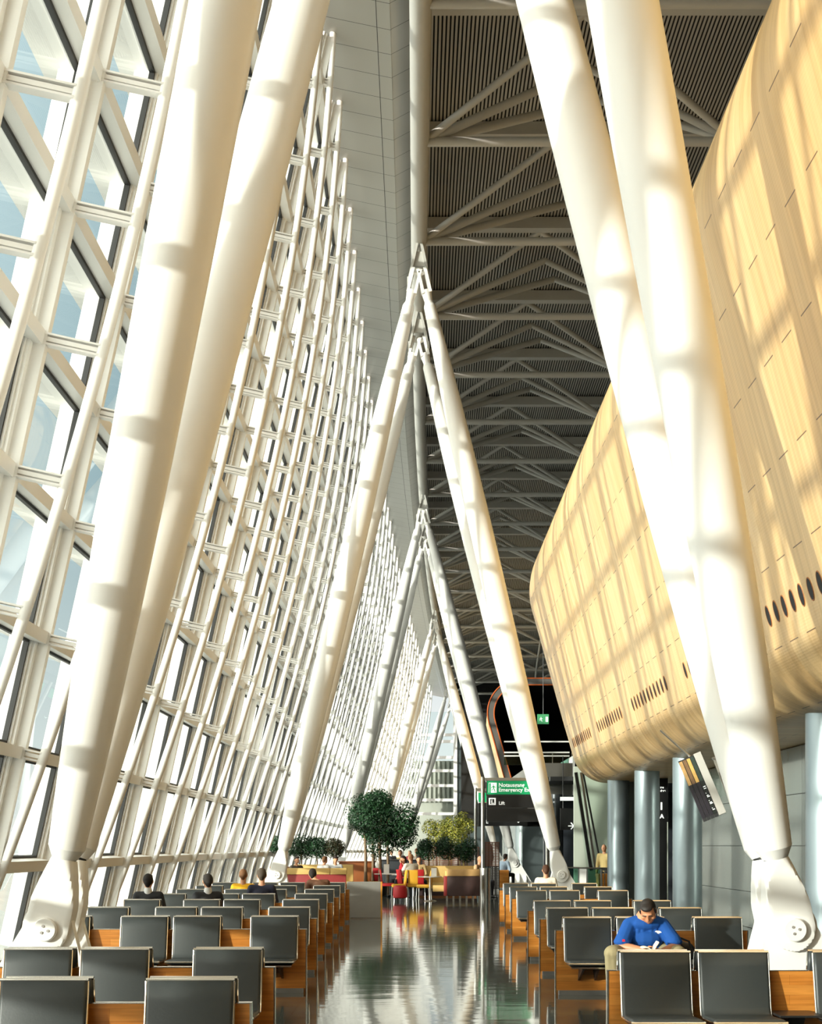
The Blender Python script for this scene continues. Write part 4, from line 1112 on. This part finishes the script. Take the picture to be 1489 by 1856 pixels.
m = MB(); m.box(xl - 4, xr + 3, D_END + 3.2, D_END + 6, 0, Z_at(1375, D_END)); [m.box(xl - 4 + q * .40, xl - 4 + q * .40 + .2, D_END + 3, D_END + 3.2, Z_at(1452, D_END), Z_at(1375, D_END)) for q in range(26)]
tag(m.build('neighbour_facade', mat('ribbed_grey_facade', (.42, .43, .38, 1), .6)), 'grey ribbed outside facade seen through the far end window', 'building')

# ------------------------------------------------------------------ planting
def leaves(name, clusters, n, size, material, parent):
    m = MB(); rnd = random.Random(len(clusters) * 31 + n)
    tot = sum(c[1] ** 2 for c in clusters)
    for c, r in clusters:
        cnt = int(n * r * r / tot); rr = r if isinstance(r, (int, float)) else r
        for _ in range(cnt):
            v = Vector((rnd.gauss(0, 1), rnd.gauss(0, 1), rnd.gauss(0, 1))).normalized()
            p = Vector(c) + v * r * (0.55 + 0.48 * rnd.random() ** .6)
            nrm = (v + Vector((rnd.uniform(-1, 1), rnd.uniform(-1, 1), rnd.uniform(-.6, 1.2))) * .7).normalized()
            t_ = nrm.orthogonal().normalized(); t_ = Matrix.Rotation(rnd.uniform(0, 6.28), 3, nrm) @ t_; b_ = nrm.cross(t_)
            L = size * rnd.uniform(.7, 1.25); W = L * .42
            m.add([p - t_ * L * .5, p + b_ * W * .5 + nrm * .01, p + t_ * L * .5, p - b_ * W * .5 + nrm * .01], [(0, 1, 2, 3)])
    return m.build(name, material, parent, recalc=False)
def tree(label, x, y, base, crown_z, r, trunk_r=.028, n=700, leafm=None, group=None, clusters=None, size=.07, name='ball_tree'):
    t = thing(name, label, 'tree', (x, y, base), 0, group)
    rnd = random.Random(int(x * 100) + int(y * 10))
    if clusters is None:
        clusters = [((0, 0, crown_z - base), r)] + [((rnd.uniform(-.5, .5) * r, rnd.uniform(-.5, .5) * r, crown_z - base + rnd.uniform(-.4, .4) * r), r * .7) for _ in range(4)]
    leaves('crown', clusters, n, size, leafm or LEAF, t)
    h = crown_z - base
    m = MB(); m.tube([(0, 0, -.02), (.012, .01, h * .35), (-.01, 0, h * .7), (0, 0, h + r * .2)], [trunk_r * 1.1, trunk_r, trunk_r * .95, trunk_r * .6], 10)
    for _ in range(4):
        a = rnd.uniform(0, 6.28); m.tube([(0, 0, h * .85), (r * .55 * math.cos(a), r * .55 * math.sin(a), h + r * .3)], [trunk_r * .5, trunk_r * .2], 6)
    m.build('trunk', BARK, t, smooth=True)
    return t
# low grey panel standing in for a blurred passer-by beyond the left benches
PB = 31.0
t = thing('passerby_standin', 'low grey panel with a timber edge, stand-in for a blurred passer-by near left benches', 'barrier', (X_at(659, PB), PB, 0))
pw = (X_at(690, PB) - X_at(629, PB)) / 2; hh = Z_at(1598, PB)
m = MB(); m.box(-pw, pw, -.02, .02, .03, hh); m.build('panel', mat('passerby_standin_grey', (.30, .29, .27, 1), .3, metal=.3, noise=.15, nscale=3), t, bevel=.006)
m = MB(); m.box(pw, pw + .035, -.03, .03, 0, hh); m.build('edge_post', mat('timber_post', rgb(206, 140, 50), .5), t)
m = MB(); m.box(-pw, pw, -.12, .12, 0, .03); m.build('foot_plate', STEEL, t)
mat('soil', (.04, .03, .02, 1), .9, noise=.4, nscale=40)
TRP = [(662, 45.3, 1474, 46, -2, 'tall ball-headed fig tree behind the grey panel, leftmost trunk'), (675.5, 46.0, 1470, 44, 6, 'tall ball-headed fig tree behind the grey panel, middle trunk'), (688, 45.0, 1497, 46, 20, 'tall ball-headed fig tree behind the grey panel, right trunk nearest the aisle')]
for px, d, czy, cr, sx, lb in TRP:
    r = cr * d / F; cxs = X_at(px, d); sh_ = sx * d / F; zc = Z_at(czy, d) - .42
    rnd = random.Random(int(px)); cl = [((sh_, 0, zc), r * .8)] + [((sh_ + rnd.uniform(-.6, .6) * r, rnd.uniform(-.5, .5) * r, zc + rnd.uniform(-.75, .5) * r), r * .58) for _ in range(7)]
    t = tree(lb, cxs, d, .42, Z_at(czy, d), r, .05, 5200, clusters=cl, size=.105, name='fig_tree', group='fig trees behind the grey barrier')
    m = MB(); m.tube([(0, 0, -.42), (0, 0, -.40), (0, 0, .0), (0, 0, -.04)], [.20, .22, .26, .24], 24); m.build('pot', BLACKM, t, smooth=True)
tree('slender tree with a pale straight trunk right of the tall fig trees', X_at(702.5, 48), 48, 0.0, Z_at(1494, 48), .55, .045, 1500, size=.10, name='fig_tree')
for px, py, r, lb, lm in ((502, 1531, 17, 'small ball tree peeping out left of the second left column', LEAF), (546, 1534, 24, 'small ball tree in the left booth hedge, first right of the white column', LEAF), (574, 1537, 20, 'small ball tree in the middle of the left booth hedge', LEAF), (604, 1537, 19, 'small browning ball tree at the right end of the left booth hedge', AUTUMN)):
    d = 47.5; tree(lb, X_at(px, d), d, .85, Z_at(py, d), r * d / F, .022, 2600, leafm=lm, size=.075, group='ball trees behind the left booth')
for px, py, r, lb in ((776, 1540, 20, 'clipped ball tree behind the cream booth, leftmost of three'), (812, 1537, 22, 'clipped ball tree behind the cream booth, middle of three'), (845, 1542, 22, 'clipped ball tree behind the cream booth, rightmost of three')):
    d = 47.0; tree(lb, X_at(px, d), d, .85, Z_at(py, d), r * d / F, .022, 2600, size=.07, group='ball trees behind the cream booth')
# long planter ledges that carry the ball trees
for x0, x1, d, lb in ((X_at(490, 47.5), X_at(618, 47.5), 47.5, 'low timber planter ledge behind the left booth'), (X_at(757, 47), X_at(862, 47), 47.0, 'low timber planter ledge behind the cream booth')):
    t = thing('planter', lb, 'planter', ((x0 + x1) / 2, d, 0)); w_ = (x1 - x0) / 2
    m = MB(); m.box(-w_, w_, -.22, -.18, 0, .92); m.box(-w_, w_, .18, .22, 0, .92); m.box(-w_, -w_ + .04, -.18, .18, 0, .92); m.box(w_ - .04, w_, -.18, .18, 0, .92); m.build('box', mat('planter_brown', rgb(150, 96, 52), .5), t)
    m = MB(); m.box(-w_ + .04, w_ - .04, -.18, .18, .78, .86); m.build('soil', MATS['soil'], t)
# bamboo
def bamboo():
    d = 60.0
    t = thing('bamboo_clump', 'clump of yellow-green bamboo behind the slatted screen', 'plant', (X_at(812, d), d, 0))
    rnd = random.Random(5); cl = []
    for px, py, r in ((780, 1500, 16), (800, 1505, 20), (820, 1500, 22), (838, 1486, 15), (850, 1497, 14), (790, 1522, 18), (830, 1518, 18)):
        cl.append(((X_at(px, d) - X_at(812, d), rnd.uniform(-.3, .3), Z_at(py, d)), r * d / F))
    leaves('foliage', cl, 4200, .11, BAMB, t)
    m = MB()
    for _ in range(12):
        x = rnd.uniform(-.8, .9); m.tube([(x, 0, 0), (x + rnd.uniform(-.1, .1), 0, 1.3), (x + rnd.uniform(-.2, .2), 0, Z_at(1495, d))], [.02, .018, .008], 6)
    m.build('canes', mat('cane', rgb(150, 140, 70), .5), t, smooth=True)
    m = MB(); m.box(-1.2, 1.2, -.35, .35, 0, .55); m.build('trough', BLACKM, t)
bamboo()
# slatted screens
def screen(label, px0, px1, py0, py1, d, col, n):
    t = thing('slatted_screen', label, 'screen', (X_at(px0, d), d, 0)); w_ = X_at(px1, d) - X_at(px0, d); z1 = Z_at(py0, d); z0 = max(0.02, Z_at(py1, d))
    m = MB()
    for q in range(n):
        z = z0 + (z1 - z0) * q / (n - 1); m.box(0, w_, -.015, .015, z - .018, z + .018)
    m.build('slats', mat('slat_%d_%d_%d' % col, rgb(*col), .5), t)
    for q in range(5): m = MB(); m.box(w_ * q / 4 - .02, w_ * q / 4 + .02, .016, .05, 0, z1 + .02); m.build('post', BLACKM, t)
screen('reddish brown slatted timber screen between the exit sign post and the far column', 879, 904, 1527, 1569, 50, (120, 74, 56), 16)
screen('dark slatted lower screen below the reddish one, beside the steel base cylinder', 889, 904, 1571, 1610, 49.5, (40, 36, 36), 16)
screen('wide reddish brown slatted screen behind the clipped ball trees', 765, 868, 1536, 1572, 52, (128, 80, 60), 13)

# ------------------------------------------------------------------ cafe
def rbox(x0, x1, y0, y1, z0, z1, b=.02):
    m = MB(); m.box(x0, x1, y0, y1, z0, z1); return m, b
def part(parent, name, material, x0, x1, y0, y1, z0, z1, b=.02):
    m = MB(); m.box(x0, x1, y0, y1, z0, z1); return m.build(name, material, parent, smooth=True, bevel=b)
# left booth: maroon panel with tan top
d = 42.6
t = thing('booth_sofa', 'long booth sofa with tan top band and maroon back behind the left benches', 'sofa', (X_at(520, d), d, 0)); w_ = X_at(628, d) - X_at(520, d)
part(t, 'back_panel', MAROON, .02, w_ - .02, 0, .12, .06, Z_at(1585, d)); part(t, 'top_band', TAN, 0, w_ * .72, -.03, .16, Z_at(1585, d), Z_at(1573.5, d)); part(t, 'top_band', TAN, w_ * .72 + .01, w_, -.03, .16, Z_at(1585, d), Z_at(1573.5, d))
part(t, 'seat', TAN, 0, w_, .14, .62, .25, .46); part(t, 'seat_base', DKBROWN, .05, w_ - .05, .16, .6, .05, .25)
d = 46.2
t = thing('booth_sofa', 'cream booth sofa back facing the left booth, behind the hedge people', 'sofa', (X_at(532, d), d, 0)); w_ = X_at(640, d) - X_at(532, d)
part(t, 'back_panel', TAN, 0, w_, 0, .14, .06, Z_at(1567, d)); part(t, 'seat', TAN, 0, w_, -.5, 0, .25, .46); part(t, 'seat_base', DKBROWN, .05, w_ - .05, -.46, 0, .05, .25)
# right booth: dark brown end with tan top
d = 40.7
t = thing('booth_sofa', 'booth sofa with dark brown back and tan top standing beside the exit sign post', 'sofa', (X_at(810, d), d, 0)); w_ = X_at(869.5, d) - X_at(810, d)
part(t, 'back_panel', DKBROWN, 0, w_, 0, .14, Z_at(1624, d), Z_at(1588, d)); part(t, 'top_band', mat('tan_shade', rgb(190, 150, 96), .6, noise=.05), 0, w_, -.02, .18, Z_at(1588, d), Z_at(1575.5, d))
part(t, 'arm', TAN, -.06, .10, .16, .75, .18, .90); part(t, 'seat', TAN, -.42, w_, .16, .72, .28, .47)
part(t, 'side_panel', MAROON, -.10, -.0, .0, .16, Z_at(1624, d), Z_at(1588, d))
for q in range(6):
    for y in (.02, .6): m = MB(); m.box(w_ * q / 5 - .02, w_ * q / 5 + .02, y, y + .03, 0, .18); m.build('leg', STEEL, t)
d = 44.4
t = thing('booth_sofa', 'long cream booth sofa running behind the red and yellow chairs', 'sofa', (X_at(750, d), d, 0)); w_ = X_at(866, d) - X_at(750, d)
part(t, 'back_panel', TAN, 0, w_, 0, .14, .2, Z_at(1569.5, d)); part(t, 'seat', TAN, 0, w_, -.5, 0, .28, .46); part(t, 'seat_base', DKBROWN, .05, w_ - .05, -.45, 0, .05, .28)
# pouf
d = 40.6
t = thing('pouf', 'round red upholstered pouf on black feet at the aisle', 'stool', (X_at(724.7, d), d, 0))
m = MB(); m.tube([(0, 0, .10), (0, 0, .12), (0, 0, .2), (0, 0, .38), (0, 0, .45), (0, 0, .475)], [.17, .20, .212, .205, .185, .12], 28); m.build('cushion', RED, t, smooth=True)
for a in range(4): m = MB(); m.tube([(.13 * math.cos(a * PI / 2 + .78), .13 * math.sin(a * PI / 2 + .78), 0), (.13 * math.cos(a * PI / 2 + .78), .13 * math.sin(a * PI / 2 + .78), .11)], .025, 10); m.build('foot', BLACKM, t)
def cafe_chair_protos(mm):
    t = thing('cafe_chair', 'x', 'chair', (0, 0, 0))
    part(t, 'seat', mm, -.19, .19, -.20, .20, .37, .47, .04)
    m = MB(); rings = []
    for z, y in ((.46, .17), (.6, .185), (.75, .20), (.90, .225)): rings.append([(-.15, y, z), (.15, y, z), (.15, y + .05, z), (-.15, y + .05, z)])
    m.loft(rings); m.build('backrest', mm, t, smooth=True, bevel=.015)
    for sx in (-1, 1):
        for sy in (-1, 1):
            m = MB(); m.tube([(sx * .18, sy * .18, .37), (sx * .19, sy * .20, 0)], .012, 8); m.build('leg', STEEL, t, smooth=True)
    return t
def place_chair(proto, first, label, px, d, rz):
    o = proto if first else copy_tree(proto)
    o.location = (X_at(px, d), d, 0); o.rotation_euler = (0, 0, rz); tag(o, label, 'chair', 'red and yellow cafe chairs'); return o
bpy.context.view_layer.update()
yc = cafe_chair_protos(YELLOW); rc = cafe_chair_protos(RED)
bpy.context.view_layer.update()
for q, (px, d, rz, lb) in enumerate(((722, 42.2, -PI * .5 + .15, 'yellow cafe chair directly behind the red pouf, seen from its side'), (748, 42.4, PI, 'yellow cafe chair with its back to the camera right of the pouf'), (768, 41.6, -PI * .5 - .2, 'yellow cafe chair turned sideways beside the small round table'), (676, 45.5, PI * .5, 'yellow cafe chair seen between the fig tree trunks'))):
    place_chair(yc, q == 0, lb, px, d, rz)
for q, (px, d, rz, lb) in enumerate(((703, 43.4, PI * .5, 'red cafe chair left of the pouf with a low wide seat'), (735, 43.2, PI * .5 + .5, 'red cafe chair half hidden between two yellow ones'), (759, 43.1, PI, 'red cafe chair with its back to the camera, right of the yellow ones'), (684, 46.2, PI, 'red cafe chair behind the tree trunks'))):
    place_chair(rc, q == 0, lb, px, d, rz)
def cafe_table(label, px, d, r=.36):
    t = thing('cafe_table', label, 'table', (X_at(px, d), d, 0))
    m = MB(); m.tube([(0, 0, .71), (0, 0, .735)], r, 32); m.build('tabletop', mat('table_top', (.45, .42, .38, 1), .2), t, smooth=True)
    m = MB(); m.tube([(0, 0, .03), (0, 0, .71)], .028, 16); m.build('stem', STEEL, t, smooth=True)
    m = MB(); m.tube([(0, 0, 0), (0, 0, .03)], [.2, .14], 24); m.build('foot', STEEL, t, smooth=True)
    return t
cafe_table('small cafe table on a steel stem in front of the booth by the aisle', 779, 40.9)
cafe_table('cafe table between the red and yellow chairs where three people sit', 733, 43.9, .42)
cafe_table('cafe table behind the left booth sofa', 596, 44.6, .45)
m = MB(); m.box(-.08, .08, -.01, .01, 0, .24); o = m.build('menu_card', FRAMEW, None, loc=(X_at(786, 41.0), 41.0, .737)); tag(o, 'white menu card standing on the small cafe table', 'card')
m = MB(); m.box(-.09, .09, -.01, .01, 0, .30); o = m.build('menu_card', FRAMEW, None, loc=(X_at(700, 45.0), 45.0, .737)); tag(o, 'white menu card standing on the table behind the tree trunks', 'card')
cafe_table('cafe table standing behind the tree trunks', 700, 45.0, .4)
# dark counter at the back of the cafe
t = thing('cafe_counter', 'dark blue-black counter across the back of the cafe', 'counter', (X_at(727, 56), 56, 0)); part(t, 'front', mat('counter_dark', (.03, .034, .04, 1), .4), -.9, .9, 0, .5, 0, Z_at(1560, 56)); part(t, 'worktop', BLACKM, -.95, .95, -.05, .55, Z_at(1560, 56), Z_at(1558, 56), .005)
t = thing('cafe_counter', 'warm timber counter to the left of the tree trunks', 'counter', (X_at(650, 52), 52, 0)); part(t, 'front', mat('counter_wood', rgb(150, 84, 40), .5, noise=.3, nscale=4), -.75, .6, 0, .6, 0, Z_at(1563, 52)); part(t, 'worktop', mat('counter_top_wood', rgb(120, 66, 36), .4), -.8, .65, -.05, .65, Z_at(1563, 52), Z_at(1561, 52), .005)
# cafe guests
V_ = .016
person('bearded person in a dark top seated at the left end of the left booth', X_at(536, 44.0), 44.0, TOWARD + .6, (70, 62, 52), (40, 28, 22), vox=V_, lean=.05, scale=.98, seat=.44)
person('person in a white shirt seated behind the left booth, back to the camera', X_at(582, 43.6), 43.6, AWAY - .6, (238, 238, 238), (110, 74, 46), vox=V_, lean=.25, scale=1.0, seat=.44)
person('person in a pale shirt looking down behind the left booth', X_at(607, 44.8), 44.8, TOWARD + .2, (214, 218, 222), (44, 30, 24), vox=V_, lean=.12, scale=1.0, head_pitch=.3, seat=.44)
person('person in a red top with a hand at the face at the cafe table', X_at(735, 44.4), 44.4, TOWARD - 1.0, (170, 20, 36), (40, 26, 22), vox=V_, lean=.12, scale=1.0, longhair=True, arm='face', seat=.44)
person('person in a white shirt seated back to the camera at the cafe table', X_at(746, 43.3), 43.3, AWAY + .5, (240, 232, 216), (142, 96, 62), vox=V_, lean=.10, scale=1.03, seat=.46, arm='table')
person('person with dark hair smiling at the camera from the cream booth', X_at(758.5, 44.2), 44.1, TOWARD + .15, (200, 170, 120), (32, 22, 20), vox=V_, lean=.0, scale=1.0, longhair=True, seat=.44)
person('person in a black suit and white shirt standing left of the dark counter', X_at(709, 58), 58, TOWARD, (26, 26, 30), (120, 96, 70), vox=V_, pose='stand', lean=0, scale=.86, collar=(230, 230, 230), arm='side')
person('person in a cream top seated behind the dark counter', X_at(725, 58.5), 58.5, TOWARD, (226, 204, 150), (96, 52, 34), vox=V_, lean=.1, scale=1.1, seat=.45)
person('tall person in a dark red top with grey hair behind the dark counter', X_at(742.5, 59), 59, TOWARD - .7, (110, 28, 36), (150, 132, 108), vox=V_, pose='stand', lean=0, scale=.85, arm='side')
person('person in a pale top with brown hair right of the dark counter', X_at(755, 58), 58, TOWARD, (214, 200, 186), (120, 70, 44), vox=V_, lean=.1, scale=1.15, seat=.45)
person('bald person seated at the right end of the cream booth beside the sign post', X_at(867, 44.0), 44.0, TOWARD + .9, (200, 160, 120), (120, 90, 60), vox=V_, lean=.05, scale=1.0, bald=True, seat=.44)
person('person in a pale blue shirt seated far off beyond the slatted screen', X_at(911, 53), 53, AWAY - .8, (178, 196, 216), (60, 48, 40), vox=V_, lean=.2, scale=1.0, seat=.46)
t = thing('timber_seat', 'timber bench end beyond the slatted screen at the far right benches', 'bench', (X_at(911, 52.4), 52.4, 0)); part(t, 'panel', WOOD, -.16, .22, -.03, .03, .05, .72, .005); part(t, 'seat', LEATHER, -.14, .20, .05, .6, .40, .46); part(t, 'plinth', PLINTH, -.14, .2, -.04, .04, 0, .05, .004)

# ------------------------------------------------------------------ light
sd = Vector((0.77, 0.62, -0.150)).normalized()
sl = bpy.data.lights.new('sun', 'SUN'); so = bpy.data.objects.new('sun', sl); COL.objects.link(so)
sl.energy = 5.2; sl.color = (1.0, 0.92, 0.81); sl.angle = math.radians(1.2)
so.rotation_euler = sd.to_track_quat('-Z', 'Y').to_euler(); so.location = (-40, -40, 20)
w = bpy.data.worlds.new('world'); S.world = w; w.use_nodes = True
nt = w.node_tree; bg = nt.nodes['Background']
# hazy sky: brightest around the low sun behind the left shoulder, bluer away from it
tc = nt.nodes.new('ShaderNodeTexCoord'); dp = nt.nodes.new('ShaderNodeVectorMath'); dp.operation = 'DOT_PRODUCT'
dp.inputs[1].default_value = (-sd.x, -sd.y, -sd.z); nt.links.new(tc.outputs['Generated'], dp.inputs[0])
ma = nt.nodes.new('ShaderNodeMath'); ma.operation = 'MULTIPLY_ADD'; ma.inputs[1].default_value = 0.5; ma.inputs[2].default_value = 0.5
nt.links.new(dp.outputs['Value'], ma.inputs[0]); rp = nt.nodes.new('ShaderNodeValToRGB'); nt.links.new(ma.outputs[0], rp.inputs[0])
e = rp.color_ramp.elements; e[0].position = 0.25; e[0].color = (0.048, 0.070, 0.080, 1); e[1].position = 0.97; e[1].color = (1.0, 0.93, 0.82, 1)
q = e.new(0.45); q.color = (0.15, 0.175, 0.18, 1); q = e.new(0.70); q.color = (0.46, 0.46, 0.44, 1)
sp = nt.nodes.new('ShaderNodeSeparateXYZ'); nt.links.new(tc.outputs['Generated'], sp.inputs[0])
hr = nt.nodes.new('ShaderNodeMapRange'); hr.inputs['From Min'].default_value = 0.03; hr.inputs['From Max'].default_value = 0.24; hr.inputs['To Min'].default_value = 0.8; hr.inputs['To Max'].default_value = 0.0
nt.links.new(sp.outputs['Z'], hr.inputs['Value']); mxh = nt.nodes.new('ShaderNodeMixRGB'); mxh.blend_type = 'LIGHTEN'; mxh.inputs[2].default_value = (0.19, 0.185, 0.175, 1)
nt.links.new(hr.outputs[0], mxh.inputs[0]); nt.links.new(rp.outputs[0], mxh.inputs[1])
nt.links.new(mxh.outputs[0], bg.inputs['Color']); bg.inputs['Strength'].default_value = 6.2
S.view_settings.view_transform = 'Standard'; S.view_settings.look = 'None'; S.view_settings.exposure = 0.1; S.view_settings.gamma = 1.0
S.view_settings.use_curve_mapping = False
S.cycles.max_bounces = 10; S.cycles.transparent_max_bounces = 24; S.cycles.diffuse_bounces = 5; S.cycles.glossy_bounces = 5
S.cycles.caustics_reflective = False; S.cycles.caustics_refractive = False
